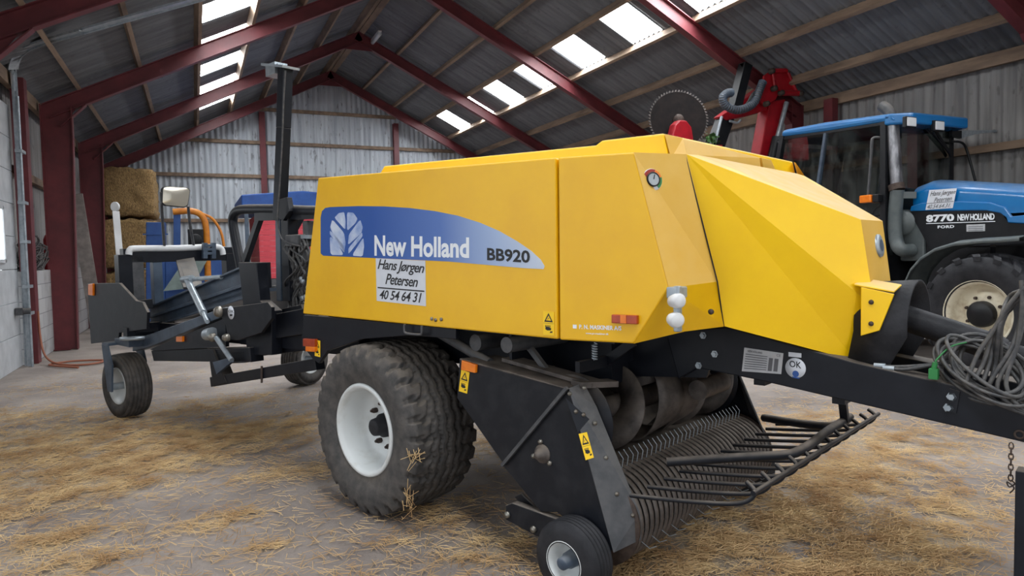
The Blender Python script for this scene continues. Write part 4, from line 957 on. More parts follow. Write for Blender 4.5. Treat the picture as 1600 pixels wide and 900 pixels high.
for dx, dy in ((0,0), (14,4)):
    pts = [hz(1370+dx, 571+dy, .8), hz(1400+dx, 573+dy, .81), hz(1440+dx, 571, .84), hz(1490, 565, .9)]
    b = MB(); b.tube(smooth_path(pts, 6), .008, 8); o = bb(b, 'hydraulic_hose', 'hose')
    b = MB(); b.tube([pts[0]-np.array([.012,0,0]), pts[0]+(pts[1]-pts[0])*.45], .012, 10); bb(b, 'hose_coupling', 'galv', o)
b = MB(); q = hz(1459,584,.76); b.box(q, (.035,.035,.045)); b.cyl(q+np.array([0,0,.02]), q+np.array([.005,0,.05]), .011, 10); b.tube(smooth_path([q+np.array([.005,0,.05]), hz(1465,560,.78), hz(1485,542,.82), hz(1510,535,.86)], 5), .004, 6); bb(b, 'green_plug', 'green', bevel=.003)
# ---------------------------------------------------------------- bale accumulator behind the baler (same frame, own origin)
AO = np.array([-4.45, 1.15, 0.0])
acc = empty('bale_accumulator', tuple(wor(AO)), HEAD)
tag(acc, 'black steel bale accumulator on caster wheels hitched behind the yellow baler', 'bale accumulator')
def ab(mb, name, m_, par=None, bevel=0, label=None, fixn=True):
    o = mb.build(name, m_, par if par is not None else acc, off=AO, bevel=bevel, fixn=fixn)
    if label: o['label'] = label
    return o
def caster(gx_, gy_, wdir, R=.36, w=.25):
    """caster wheel standing at local ground point; wdir = axle direction in the world xy"""
    a_ = np.array([wdir[0]*FW[0]+wdir[1]*FW[1], wdir[0]*LF[0]+wdir[1]*LF[1], 0]); a_ /= np.linalg.norm(a_)
    c = np.array([gx_, gy_, R-.003])
    t = ab(ring_tyre(c, a_, R, w, .2, 'rib'), 'caster_tyre', 'rubber', fixn=False)
    for s in (1, -1):
        q = c+a_*s*(w*.4)
        b = MB(); b.lathe([(0,.205), (.01*s,.2), (-.03*s,.185), (-.06*s,.17), (-.08*s,.08), (-.08*s,0)], q, a_, 36); r = ab(b, 'rim', 'rim_white', t, fixn=False); md = r.modifiers.new('s','SOLIDIFY'); md.thickness = .005
    b = MB(); b.cyl(c-a_*(w/2+.05), c+a_*(w/2+.05), .04, 16); ab(b, 'hub', 'galv', t)
    # fork
    tng = np.cross(a_, (0,0,1)); b = MB(); top = c+np.array([0,0,R+.1])
    for s in (1, -1):
        q = c+a_*s*(w/2+.045)
        b.prism([q+tng*.05+np.array([0,0,-.05]), q-tng*.05+np.array([0,0,-.05]), q-tng*.09+np.array([0,0,R*.7]), q-tng*.0+np.array([0,0,R+.11]), q+tng*.14+np.array([0,0,R+.11]), q+tng*.1+np.array([0,0,R*.6])], a_*s*.02)
    b.prism([top+a_*(w/2+.06)+tng*.14, top-a_*(w/2+.06)+tng*.14, top-a_*(w/2+.06)-tng*.02, top+a_*(w/2+.06)-tng*.02], (0,0,.03)); b.cyl(top+np.array([.34,0,0]), top+np.array([.34,0,.09]), .06, 18); b.bar(top+np.array([-.02,0,.04]), top+np.array([.42,0,.04]), .2, .07)
    ab(b, 'caster_fork', 'bluegrey', bevel=.004)
    return top+np.array([.34,0,0])
# axle of the near wheel points left in the photo, slightly towards the camera
dv = W(205,655,2,0)-CAM; dv[2] = 0; dv /= np.linalg.norm(dv); an = rad(24); left = np.array([-dv[1], dv[0], 0])
wd = left*cos(an)-dv*sin(an)
n0 = L(206,652,2,0); top1 = caster(n0[0]-.1, n0[1]+.0, wd)
f0_ = L(478,600,2,0); dv2 = W(478,600,2,0)-CAM; dv2[2] = 0; dv2 /= np.linalg.norm(dv2); l2 = np.array([-dv2[1], dv2[0], 0]); top2 = caster(f0_[0], f0_[1]+.0, -l2*cos(rad(40))-dv2*sin(rad(40)))
YA = n0[1]+.04
for tp_, m_ in ((top1, 0), (top2, 1)):
    b = MB(); b.lathe([(0,0), (0,.155), (.03,.155), (.03,0)], tp_+np.array([0,0,.08]), (0,0,1), 24); ab(b, 'swivel_plate', 'galv')
# near arm: inclined beam over a deep side web
def aplate(pts, y, t): return MB().prism(LS(pts, 1, y), (0, t, 0))
ab(aplate([(207,532), (350,480), (358,484), (356,491), (232,543), (207,549)], YA, .14), 'lift_arm', 'bluegrey', bevel=.006)
arm_ = ab(aplate([(234,546), (352,497), (353,542), (240,548)], YA+.01, .03), 'arm_web', 'black')
b = aplate([(236,548), (390,543), (392,566), (240,564)], YA+.02, .12); ab(b, 'lower_rail', 'black', bevel=.005)
b = MB(); b.prism(LS([(275,534), (284.5,534), (284.5,525.5), (275,526)], 1, YA-.012), (0,.024,0)); ab(b, 'side_marker', 'orange', arm_)
kp = ab(aplate([(338,483), (418,472), (424,480), (424,498), (408,520), (371,532), (356,530), (352,506)], YA-.04, .03), 'pivot_plate', 'black_scuffed', bevel=.004)
q = L(361,488.5,1,YA-.042); b = MB(); b.lathe([(0,.058), (-.002,.058), (-.002,0)], q, (0,1,0), 28); st = ab(b, 'round_sticker', 'sticker_white', kp)
b = text_on(MB(), 'OK', LS([(356.5,488), (365.5,489), (365.5,484.5), (356.5,484)], 1, YA-.047)); b.poly(LS([(359,494), (363,494), (363,491), (359,491)], 1, YA-.047)); ab(b, 'sticker_lettering', 'ink', st)
for (x, y, r) in ((344,487,.05), (357,527,.035), (335,527,.04)):
    q = L(x, y, 1, YA-.04); b = MB(); b.lathe([(0,r), (-.03,r*.95), (-.05,r*.6), (-.05,0)], q, (0,1,0), 16); ab(b, 'pivot_pin', 'bolt', kp)
q = L(325,523,1,YA-.03); b = MB(); b.cyl(q+np.array([-.02,0,0]), q+np.array([.1,0,.02]), .055, 18); ab(b, 'roller', 'galv')
b = MB(); b.cyl(L(338,528,1,YA-.05), L(362,563,1,YA-.05), .022, 12); ab(b, 'crank_rod', 'galv')
ab(aplate([(332,566), (354,560), (361,566), (338,585)], YA-.06, .03), 'crank_arm', 'bluegrey', bevel=.003)
ab(aplate([(325,546), (332,546), (353,598), (334,604), (330,585)], YA, .1), 'hinge_leg', 'black', bevel=.004)
b = MB(); b.bar(L(335,596,1,YA+.05), L(500,568,1,YA+.05), .08, .09); ab(b, 'pull_bar', 'black', bevel=.004)
b = MB(); b.bar(L(335,560,1,YA+.06), L(388,557,1,YA+.06), .08, .1); ab(b, 'hinge_tube', 'darkgrey')
# main upright box and frame beside the baler's rear
ab(aplate([(372,410), (400,410), (406,470), (424,486), (424,555), (386,555), (380,480)], YA+.06, .1), 'main_upright', 'black', bevel=.006)
ab(aplate([(405,490), (470,476), (478,500), (470,520), (430,540), (405,540)], YA+.2, .08), 'frame_gusset', 'black_scuffed', bevel=.004)
b = MB(); b.bar(L(404,515,1,YA+.15), L(490,500,1,YA+.15), .1, .2); b.bar(L(404,548,1,YA+.25), L(500,535,1,YA+.25), .12, .1); ab(b, 'hitch_beam', 'black', bevel=.005)
for s in (0, 1):
    b = MB(); yy = YA+.4+1.3*s; b.bar((-2.6, yy, 1.0), (-.62, yy, 1.05), .1, .16); ab(b, 'hitch_rail', 'black')
for k in range(3):
    b = aplate([(418+17*k,545), (430+17*k,539), (436+17*k,545), (424+17*k,552)], YA+.25, .05); ab(b, 'step_lug', 'darkgrey')
# inclined bale deck with side rails (trough)
a0, a1 = L(235,503,1,.35), L(392,452,1,.35); b0, b1 = a0+np.array([0,1.6,0]), a1+np.array([0,1.6,0])
b = MB(); b.prism([a0, a1, b1, b0], (0,0,-.03)); ab(b, 'bale_deck', 'bluegrey')
for yy in (0, 1.6):
    b = MB(); h0 = np.array([0,0,.22]); e0, e1 = a0+np.array([0,yy,0]), a1+np.array([0,yy,0]); b.prism([e0-h0*.3, e1-h0*.3, e1+h0, e0+h0*.7], (0,.02,0)); b.bar(e0+h0*.72, e1+h0, .09, .02); b.bar(e0-h0*.3, e1-h0*.3, .07, .02); b.bar(e0+np.array([0,-.03,.05]), e1+np.array([0,-.03,.05]), .03, .03); ab(b, 'deck_side_rail', 'bluegrey', bevel=.004)
b = MB()
for k in range(7):
    t_ = (k+.5)/7; p = a0*(1-t_)+a1*t_; b.bar(p+np.array([0,.02,.02]), p+np.array([0,1.58,.02]), .06, .05)
ab(b, 'deck_cross_bars', 'darkgrey')
for t_ in (.12, .55, .9):
    p = a0*(1-t_)+a1*t_
    for yy in (.1, 1.5):
        b = MB(); b.bar(p+np.array([0,yy,0]), (p[0], p[1]+yy, .95), .08, .08); ab(b, 'deck_strut', 'black')
b = MB(); b.bar((a0[0]+.1,.3,.98), (-.9,.3,1.08), .1, .14); b.bar((a0[0]+.1,1.9,.98), (-.9,1.9,1.08), .1, .14); b.bar((a0[0]+.3,-.02,.95), (a0[0]+.3,2.3,.95), .12, .14); ab(b, 'under_frame', 'black')
# hydraulic cylinder over the deck
b = MB(); b.cyl(L(293,438,1,.3), L(318,489,1,.1), .034, 16); b.cyl(L(318,489,1,.1), L(324,503,1,.06), .02, 12); b.cyl(L(286,437,1,.3), L(300,435,1,.3), .035, 14); ab(b, 'lift_cylinder', 'galv')
b = MB(); b.cyl(L(290,437,1,.32), L(346,433,1,.32), .022, 12); ab(b, 'cylinder_rod', 'galv')
# tail side board with light
tb_ = ab(aplate([(136,443), (186,442), (212,470), (222,472), (230,488), (229,514), (186,520), (185,532), (142,537)], YA-.1, .03), 'side_board', 'black_scuffed', bevel=.004)
b = MB(); b.prism(LS([(137.5,461), (144.5,462), (144.5,443), (137.5,444)], 1, YA-.125), (0,.025,0)); ab(b, 'side_lamp', 'orange', tb_, bevel=.005)
b = MB(); b.bar(L(205,478,1,YA), L(238,474,1,.3), .08, .1); ab(b, 'board_bracket', 'black'); b = MB(); b.bar(L(215,512,1,YA), L(250,510,1,.25), .08, .1); ab(b, 'board_bracket', 'black')
# rear portal: posts, top beam and white pipe
PU = -4.55
def pu(px, py): return L(px, py, 0, PU)
b = MB(); b.bar(pu(190,400), pu(368,396), .12, .16); ab(b, 'portal_beam', 'black', bevel=.006)
for (xa, ya_, xb, yb_, w_, mm) in ((192,398,196,470,.14,'black'), (212,400,216,464,.12,'darkgrey'), (243,396,252,466,.1,'bluegrey'), (358,396,360,450,.14,'black')):
    q0, q1 = pu(xa, ya_), pu(xb, yb_); b = MB(); b.bar(q0, (q0[0], q0[1], 1.0), w_, w_, up=(1,0,0)); ab(b, 'portal_post', mm, bevel=.004)
b = MB(); b.tube(smooth_path([pu(198,398)+np.array([.06,0,0]), pu(200,391)+np.array([.06,0,0]), pu(210,388.5)+np.array([.06,0,0]), pu(270,388)+np.array([.06,0,0]), pu(330,386)+np.array([.06,0,0]), pu(342,389)+np.array([.06,0,0]), pu(345,398)+np.array([.06,0,0])], 6), .036, 12); ab(b, 'portal_pipe', 'white')
b = MB(); 
for k in range(2): b.bar(pu(312+13*k,380)+np.array([.14,0,0]), pu(312+13*k,404)+np.array([.14,0,0]), .05, .05, up=(1,0,0))
for k in range(3): b.bar(pu(308,384+6*k)+np.array([.15,0,0]), pu(328,384+6*k)+np.array([.15,0,0]), .04, .03)
ab(b, 'ladder_clamp', 'bluegrey')
b = MB(); b.bar(pu(288,402), L(302,450,0,PU+.6), .2, .03); b.bar(pu(288,402), L(306,455,0,PU+.7), .14, .02); ab(b, 'deck_flap', 'darkgrey')
# marker stick with round end
b = MB(); q0, q1 = L(187,400,1,YA), L(181,330,1,YA); b.bar(q0, q1, .07, .02, up=(1,0,0)); b.lathe([(-.012,0), (-.012,.055), (.012,.055), (.012,0)], L(180,323,1,YA), (.5,-.86,0), 22); ab(b, 'marker_stick', 'white', bevel=.003)
# convex mirror on two stays
pm = lambda x, y, d=.3: L(x, y, 0, PU+d)
mq = [pm(253,290), pm(299,293), pm(294,325), pm(252,321)]
mc = sum(mq)/4; b = MB()
rp_ = roundpoly([np.array(p) for p in mq]); rp_ = [mc+(p-mc)*1.0 for p in rp_]
nm_ = np.cross(mq[1]-mq[0], mq[3]-mq[0]); nm_ /= np.linalg.norm(nm_); nm_ = nm_ if nm_[0] > 0 else -nm_
b.prism([mc+(p-mc)*1.02 for p in rp_], -nm_*.05); mf = ab(b, 'mirror_frame', 'tblack', bevel=.01)
b = MB(); b.add([mc+nm_*.02]+[mc+(p-mc)*.95+nm_*.002 for p in rp_], [(0, i+1, (i+1) % len(rp_)+1) for i in range(len(rp_))], True); ab(b, 'mirror_glass', 'mirror', mf)
b = MB(); b.tube([pm(252,300,.28), pm(253,330,.2), pm(257,388,.06)], .016, 8); b.tube([pm(294,322,.28), pm(296,345,.2), pm(303,386,.06)], .016, 8); ab(b, 'mirror_stay', 'darkgrey')
# operator guard hoop and mast beside the baler
YM = .45
b = MB(); b.tube(smooth_path(LS([(380,445), (377,420), (369,380), (364,350), (365,338), (371,330), (384,327), (430,327), (470,329), (500,330)], 1, YM), 6), .045, 14); ab(b, 'guard_hoop', 'black')
b = MB(); b.bar(L(408,335,1,YM), L(383,408,1,YM), .05, .06); b.bar(L(470,338,1,YM+.5), L(455,365,1,YM+.5), .06, .06); b.bar(L(402,339,1,YM), L(500,335,1,YM), .06, .07); ab(b, 'guard_brace', 'black')
b = aplate([(384,410), (407,410), (409,450), (386,462)], YM-.02, .1); ab(b, 'guard_foot', 'black', bevel=.004)
b = MB(); b.bar(L(452,333,1,YM), L(455,470,1,YM), .10, .12, up=(1,0,0)); ab(b, 'mast_post', 'black', bevel=.006)
b = MB(); b.bar(L(439,330,1,YM), L(441,470,1,YM), .07, .08, up=(1,0,0)); ab(b, 'mast_side_rail', 'bluegrey', bevel=.004)
b = MB(); b.bar(L(446,105,1,YM), L(443,200,1,YM), .092, .1, up=(1,0,0)); b.bar(L(443,200,1,YM), L(437,345,1,YM), .088, .1, up=(1,0,0)); ms = ab(b, 'mast', 'black', bevel=.006)
ab(aplate([(428,338), (433,312), (448,308), (452,330), (442,345)], YM-.08, .05), 'mast_clamp', 'black_scuffed', bevel=.004)
b = MB(); b.bar(L(421,103,1,YM), L(455,106,1,YM), .16, .02); b.box(L(432,110,1,YM), (.16,.12,.1)); b.tube([L(423,107,1,YM-.05), L(436,100,1,YM-.05)], .012, 6); ab(b, 'mast_bracket', 'galv', ms)
b = MB(); b.tube(smooth_path(LS([(446,110), (443,160), (441,220), (437,290), (434,345), (442,375), (470,385)], 1, YM-.12), 5), .008, 6); ab(b, 'mast_cable', 'hose')
# control cluster with cables against the baler's rear
b = MB(); b.box(L(480,376,1,.5), (.2,.3,.1)); b.box(L(488,360,1,.5), (.08,.14,.16)); b.box(L(472,412,1,.6), (.12,.1,.4)); b.box(L(464,448,1,.6), (.16,.1,.4)); ab(b, 'valve_block', 'darkgrey', bevel=.01)
b = MB(); b.bar(L(455,370,1,.42), L(490,370,1,.42), .08, .03); ab(b, 'valve_shelf', 'galv')
r3 = np.random.default_rng(9)
for k in range(11):
    x0_ = r3.uniform(448,485); pts = [L(x0_, 372+r3.uniform(-5,8), 1, .4)]
    for q in range(4): pts.append(L(x0_+r3.uniform(-18,14), 395+22*q+r3.uniform(-8,8), 1, .36+.02*q+r3.uniform(-.03,.03)))
    pts.append(L(472+r3.uniform(-25,10), 490, 1, .4)); b = MB(); b.tube(smooth_path(pts, 5), r3.uniform(.007,.013), 6); ab(b, 'control_cable', 'hose')
for k in range(8): b = MB(); q = L(r3.uniform(465,488), r3.uniform(400,470), 1, .38); b.lathe([(0,.02), (-.02,.02), (-.02,0)], q, (0,1,0), 8); ab(b, 'hose_fitting', 'galv')
b = MB(); b.prism(LS([(440,491), (455,487), (478,510), (470,520)], 1, .25), (0,.3,0)); ab(b, 'access_step', 'dusty_steel')
b = MB(); b.tube([L(409,572,1,YA), L(409,598,1,YA)], .01, 6); ab(b, 'rear_chain', 'rust')
# ---------------------------------------------------------------- tractor along the right wall, facing the camera end
TO = (10.55, 7.2, 0.0)
trc = empty('tractor', TO); tag(trc, 'blue tractor with tall exhaust pipe parked along the right wall behind the baler', 'tractor')
XC, XH = 9.78, 10.05
def tbld(mb, name, m_, par=None, bevel=0, label=None, fixn=True):
    o = mb.build(name, m_, par if par is not None else trc, off=TO, bevel=bevel, fixn=fixn)
    if label: o['label'] = label
    return o
def T(px, py, x=XC): return W(px, py, 0, x)
def TS(pts, x=XC): return WS(pts, 0, x)
def mx(p): return np.array([2*TO[0]-p[0], p[1], p[2]])
def bar2(name, m_, bars):
    for g in (lambda p: np.array(p), mx):
        mb = MB()
        for (a, b, w, h) in bars: mb.bar(g(a), g(b), w, h, up=(1,0,0))
        tbld(mb, name, m_)
yA = T(1384,250)[1]; yB = T(1277,290)[1]; yR = T(1216,270)[1]; yBt = T(1291,212)[1]
zb_ = 1.75
# roof
rp1 = [T(1219,214,XC-.06), T(1222,203,XC-.06), T(1286,191,XC-.06), T(1390,177,XC-.06), T(1398,188,XC-.06), T(1290,205,XC-.06)]
b = MB(); b.prism([p for p in rp1], (2*(TO[0]-XC)+.12, 0, 0)); rf = tbld(b, 'cab_roof', 'tblue', bevel=.05)
yF = rp1[3][1]; zF = rp1[3][2]
b = MB(); zu = T(1398,190,XC)[2]; b.box((TO[0], yF-.08, zu+.05), (2*(TO[0]-XC)-.2, .2, .16)); tbld(b, 'roof_visor', 'tblack', rf, bevel=.02)
b = MB(); b.prism([(XC-.06, yF, zF), (XC-.06, yF+.1, zF+.0), (2*TO[0]-XC+.06, yF+.1, zF), (2*TO[0]-XC+.06, yF, zF), (2*TO[0]-XC-.12, yF-.26, zF-.02), (XC+.12, yF-.26, zF-.02)], (0, 0, -.17)); tbld(b, 'roof_front', 'tblue', rf, bevel=.03)
for px, py in ((1421,191), (1465,197)):
    q = W(px, py, 1, yF-.27); b = MB(); b.box(q+np.array([0,0,0]), (.24, .06, .16)); l_ = tbld(b, 'work_light', 'tblack', rf, bevel=.01)
    b = MB(); b.box(q+np.array([0,-.035,0]), (.2, .02, .13)); tbld(b, 'work_light_lens', 'white', l_, bevel=.01)
# cab frame
ztop = T(1384,190)[2]; ztr = T(1219,214)[2]
bar2('front_pillar', 'tblack', [((XC, yA, zb_-.6), (XC, yA+.02, ztop), .09, .1)])
bar2('door_pillar', 'bluegrey', [(T(1276,310), T(1291,208), .05, .07)])
bar2('cab_frame', 'tblack', [(T(1208,300), T(1224,212), .09, .09), ((XC, yR-.05, zb_), (XC, yA, zb_), .1, .1), ((XC, yR, ztr-.02), (XC, yA, ztop-.01), .08, .05)])
b = MB(); ys_ = yR+.0; b.box((TO[0], yR, ztr-.04), (1.5,.08,.1)); b.box((TO[0], yR, zb_), (1.5,.08,.1)); b.box((TO[0], yA, zb_+.25), (1.5,.08,.1)); tbld(b, 'cab_cross_frame', 'tblack')
def pane(pts, nm):
    b = MB(); b.poly(pts); tbld(b, nm, 'glass', fixn=False)
for s in (lambda p: p, mx):
    pane([s(np.array([XC, yA+.04, zb_])), s(np.array([XC, yA+.04, ztop-.05])), s(T(1291,208)), s(np.array([XC, yB, zb_]))], 'door_glass')
    pane([s(np.array([XC, yB+.04, zb_])), s(T(1291,208)+np.array([0,.05,0])), s(T(1226,214)), s(np.array([XC, yR, zb_]))], 'rear_side_glass')
wl = [np.array([XC+.05, yA-.02, zb_+.3]), np.array([XC+.05, yA-.02, ztop-.06]), np.array([2*TO[0]-XC-.05, yA-.02, ztop-.06]), np.array([2*TO[0]-XC-.05, yA-.02, zb_+.3])]
pane(wl, 'windscreen'); pane([np.array([p[0], yR+.02, p[2]]) for p in wl], 'rear_window')
b = MB(); b.bar(T(1363,218,XC-.1), T(1356,312,XC-.1), .03, .03, up=(1,0,0)); b.tube(smooth_path([T(1376,215), T(1363,217,XC-.1), T(1361,240,XC-.1)], 4), .02, 8); tbld(b, 'mirror_arm', 'darkgrey')
q = T(1355,311,XC-.12); b = MB(); b.box(q, (.12,.2,.12)); il = tbld(b, 'indicator', 'orange', bevel=.015); b = MB(); b.box(q+np.array([.02,-.16,-.0]), (.1,.1,.12)); tbld(b, 'indicator_back', 'tblack', il, bevel=.01)
b = MB(); b.box((TO[0], yA+.25, zb_+.1), (.9,.3,.5)); b.cyl((TO[0], yA+.35, zb_+.3), (TO[0], yA+.6, zb_+.6), .03, 10); tbld(b, 'dashboard', 'tinterior', bevel=.04)
b = MB(); b.lathe([(.0,.19), (.02,.205), (.04,.19), (.02,.175), (.0,.19)], (TO[0], yA+.6, zb_+.6), (0,.6,.8), 28); tbld(b, 'steering_wheel', 'tblack')
b = MB(); b.box((TO[0], yA+1.25, zb_-.02), (.55,.5,.16)); b.box((TO[0], yA+1.5, zb_+.38), (.52,.14,.8)); b.box((TO[0], yA+1.5, zb_+.85), (.3,.1,.2)); tbld(b, 'driver_seat', 'seat', bevel=.05)
b = MB(); b.box((TO[0], (yA+yR)/2, zb_-.4), (1.5, yR-yA, .5)); tbld(b, 'cab_floor', 'tblack')
q0 = W(1441,190,1,yA-.06); q1 = W(1484,240,1,yA-.06); b = MB(); b.bar(q0, q1, .025, .025); b.bar(W(1462,205,1,yA-.06), W(1486,243,1,yA-.06), .02, .05); tbld(b, 'wiper', 'tblack')
# hood
yh0 = T(1425,290,XH)[1]; yh1 = 4.0
hs = TS([(1426,284), (1440,281), (1500,283), (1560,286.5), (1605,290)], XH)
zt = [p[2] for p in hs]; zs = T(1420,330,XH)[2]
def hood_sec(y, zt_, zb, hw, n=9):
    """hood cross-section: rounded shoulders"""
    out = [np.array([TO[0]-hw, y, zb]), np.array([TO[0]-hw, y, zt_-.16])]
    for k in range(1, 6): a_ = k/6*pi/2; out.append(np.array([TO[0]-hw+.2*(1-cos(a_)), y, zt_-.16+.16*sin(a_)]))
    out.append(np.array([TO[0]-hw*.4, y, zt_+.015])); return out+[mx(p) for p in out[::-1]]
hw = TO[0]-XH; ysec = [yh0, yh0-.25, yh0-.9, yh0-1.6, 5.0, 4.3, 4.05]; dz = (zt[-1]-zt[1])/(hs[-1][1]-hs[1][1])
b = MB(); secs = []
for y in ysec:
    z = zt[1]+dz*(y-hs[1][1]); z = z-.10 if y == ysec[0] else z
    if y < 4.4: z -= .12*(4.4-y)/.35
    secs.append(hood_sec(y, z, zs-(.0 if y > 6.3 else .12), hw-(.03 if y == ysec[0] else 0)))
k = len(secs[0])
b.add([p for s_ in secs for p in s_], [(i*k+j, i*k+j+1, (i+1)*k+j+1, (i+1)*k+j) for i in range(len(secs)-1) for j in range(k-1)], True)
b.add(secs[0], [list(range(k))]); b.add(secs[-1], [list(range(k))]); hd = tbld(b, 'engine_hood', 'tblue', fixn=True)
# pressed bulge along the hood side
b = MB(); bl_ = TS([(1421,330), (1423,322), (1440,317), (1500,314.5), (1545,316), (1570,324), (1580,338), (1640,332), (1640,352), (1574,348), (1572,340), (1562,333), (1540,329), (1480,329)], XH-.03); b.prism(bl_, (.05,0,0)); tbld(b, 'hood_flare', 'tblue', hd, bevel=.015)
# black side panels with lettering
sp = TS([(1421,331), (1545,329), (1565,334), (1574,346), (1640,349), (1640,384), (1560,384), (1470,384), (1455,392)], XH-.005)
b = MB(); b.prism([mx(p) for p in sp], (-.02,0,0)); tbld(b, 'engine_side_panel', 'tblack')
b = MB(); b.prism(sp, (.02,0,0)); sd = tbld(b, 'engine_side_panel', 'tblack')
b = MB(); b.box((TO[0], 5.6, 1.55), (2*hw-.08, 3.0, .9)); b.box((TO[0], 5.3, 1.0), (.5, 2.8, .5)); tbld(b, 'engine_block', 'tblack', bevel=.02)
def tl_(name, body, q, **k): return tbld(text_on(MB(), body, TS(q, XH-.012), **k), name, 'ink_white', sd)
tl_('model_lettering', '8770', [(1447,347.5), (1491,345.5), (1491,334), (1447,336)], bold=.05)
tl_('brand_lettering', 'NEW HOLLAND', [(1496,345), (1554,343.5), (1554,333), (1496,334.5)], bold=.04, space=.9)
tl_('maker_lettering', 'FORD', [(1465,357), (1491,356), (1491,351.5), (1465,352.5)], bold=.04, space=1.1)
b = MB(); b.poly(TS([(1447,350), (1555,346.5), (1555,345.3), (1447,348.8)], XH-.012)); tbld(b, 'underline', 'ink_white', sd)
b = MB(); b.prism(TS([(1510,362), (1539,361), (1539,350), (1510,351)], XH-.01), (.003,0,0)); tp2 = tbld(b, 'small_plate', 'sticker_grey', sd)
b = MB()
for i in range(3): b.poly(TS([(1513,354+3*i), (1536,353+3*i), (1536,354+3*i), (1513,355+3*i)], XH-.0115))
tbld(b, 'plate_print', 'ink_grey', tp2)
b = MB(); sg = [(1446,328), (1488.5,325), (1495,294), (1452,297)]; b.prism(TS(sg, XH-.036), (.003,0,0)); sn = tbld(b, 'name_sign', 'sticker_white', hd, label='white sign with black handwritten style lettering')
b = text_on(MB(), 'Hans J\u00f8rgen', TS([(1453,309), (1491.5,305), (1494,296), (1454,299)], XH-.039), shear=.35); text_on(b, 'Petersen', TS([(1459,316.5), (1487,313), (1488,306), (1460,309)], XH-.039), shear=.35)
text_on(b, '40.54.64.31.', TS([(1448,326.5), (1485,323.5), (1486.5,317.5), (1449,320)], XH-.039), shear=.3); b.poly(TS([(1448,318.5), (1490,315), (1490,314.2), (1448,317.7)], XH-.039)); tbld(b, 'sign_lettering', 'ink', sn)
# exhaust
XE = 9.85
b = MB(); ep = [T(1378,165,XE), T(1388,173,XE), T(1393,184,XE), T(1394,196,XE)]; b.tube(smooth_path(ep, 6), .085, 18); tbld(b, 'exhaust_tip', 'darkgrey')
b = MB(); b.tube([T(1395,193,XE), T(1401,290,XE)], .09, 22); tbld(b, 'exhaust_stack', 'exhaust')
b = MB(); b.tube([T(1400,288,XE), T(1402,297,XE)], .115, 22); tbld(b, 'exhaust_clamp', 'rust')
b = MB(); b.tube(smooth_path([T(1402,297,XE), T(1398,345,XE), T(1400,375,XE), T(1408,390,XE), T(1425,391,XH)], 6), .10, 20); b.bar(T(1405,305,XE), T(1430,305,XH), .08, .1); tbld(b, 'exhaust_lower_pipe', 'tgrey')
b = MB(); b.box((TO[0], yA-.25, zb_+.1), (1.0,.4,.7)); tbld(b, 'firewall', 'tgrey', bevel=.03)
b = MB(); b.lathe([(-.5,0), (-.5,.2), (.4,.2), (.4,0)], (TO[0]-.1, yA-.1, zb_+.35), (1,0,0), 24); tbld(b, 'air_filter', 'tgrey')
# handrail and far mirror
q0 = W(1487,221,1,yA-.1); b = MB(); b.tube(smooth_path([q0, W(1503,223,1,yA-.1), W(1511,236,1,yA-.1), W(1524,283,1,yA-.2)], 5), .02, 8); tbld(b, 'hand_rail', 'tblack')
q0 = W(1483,210,1,yA); b = MB(); b.prism([W(1483,205,1,yA-.05), W(1498,205,1,yA-.05), W(1498,217,1,yA-.05), W(1483,214,1,yA-.05)], (0,-.05,0)); b.tube([W(1553,205,1,yA-.05), W(1598,206,1,yA-.05), W(1600,217,1,yA-.05)], .025, 8); b2 = MB(); b2.prism([W(1498,205,1,yA-.05), W(1553,204,1,yA-.05), W(1553,207,1,yA-.05), W(1520,210,1,yA-.05), W(1498,217,1,yA-.05)], (0,-.05,0)); fm_ = tbld(b, 'far_mirror_arm', 'tblack'); tbld(b2, 'mirror_arm_sleeve', 'galv', fm_)
mq_ = W(1597,237,1,yA-.05); b = MB(); b.box(mq_, (.26,.08,.5)); tbld(b, 'far_mirror', 'tblack', bevel=.04)
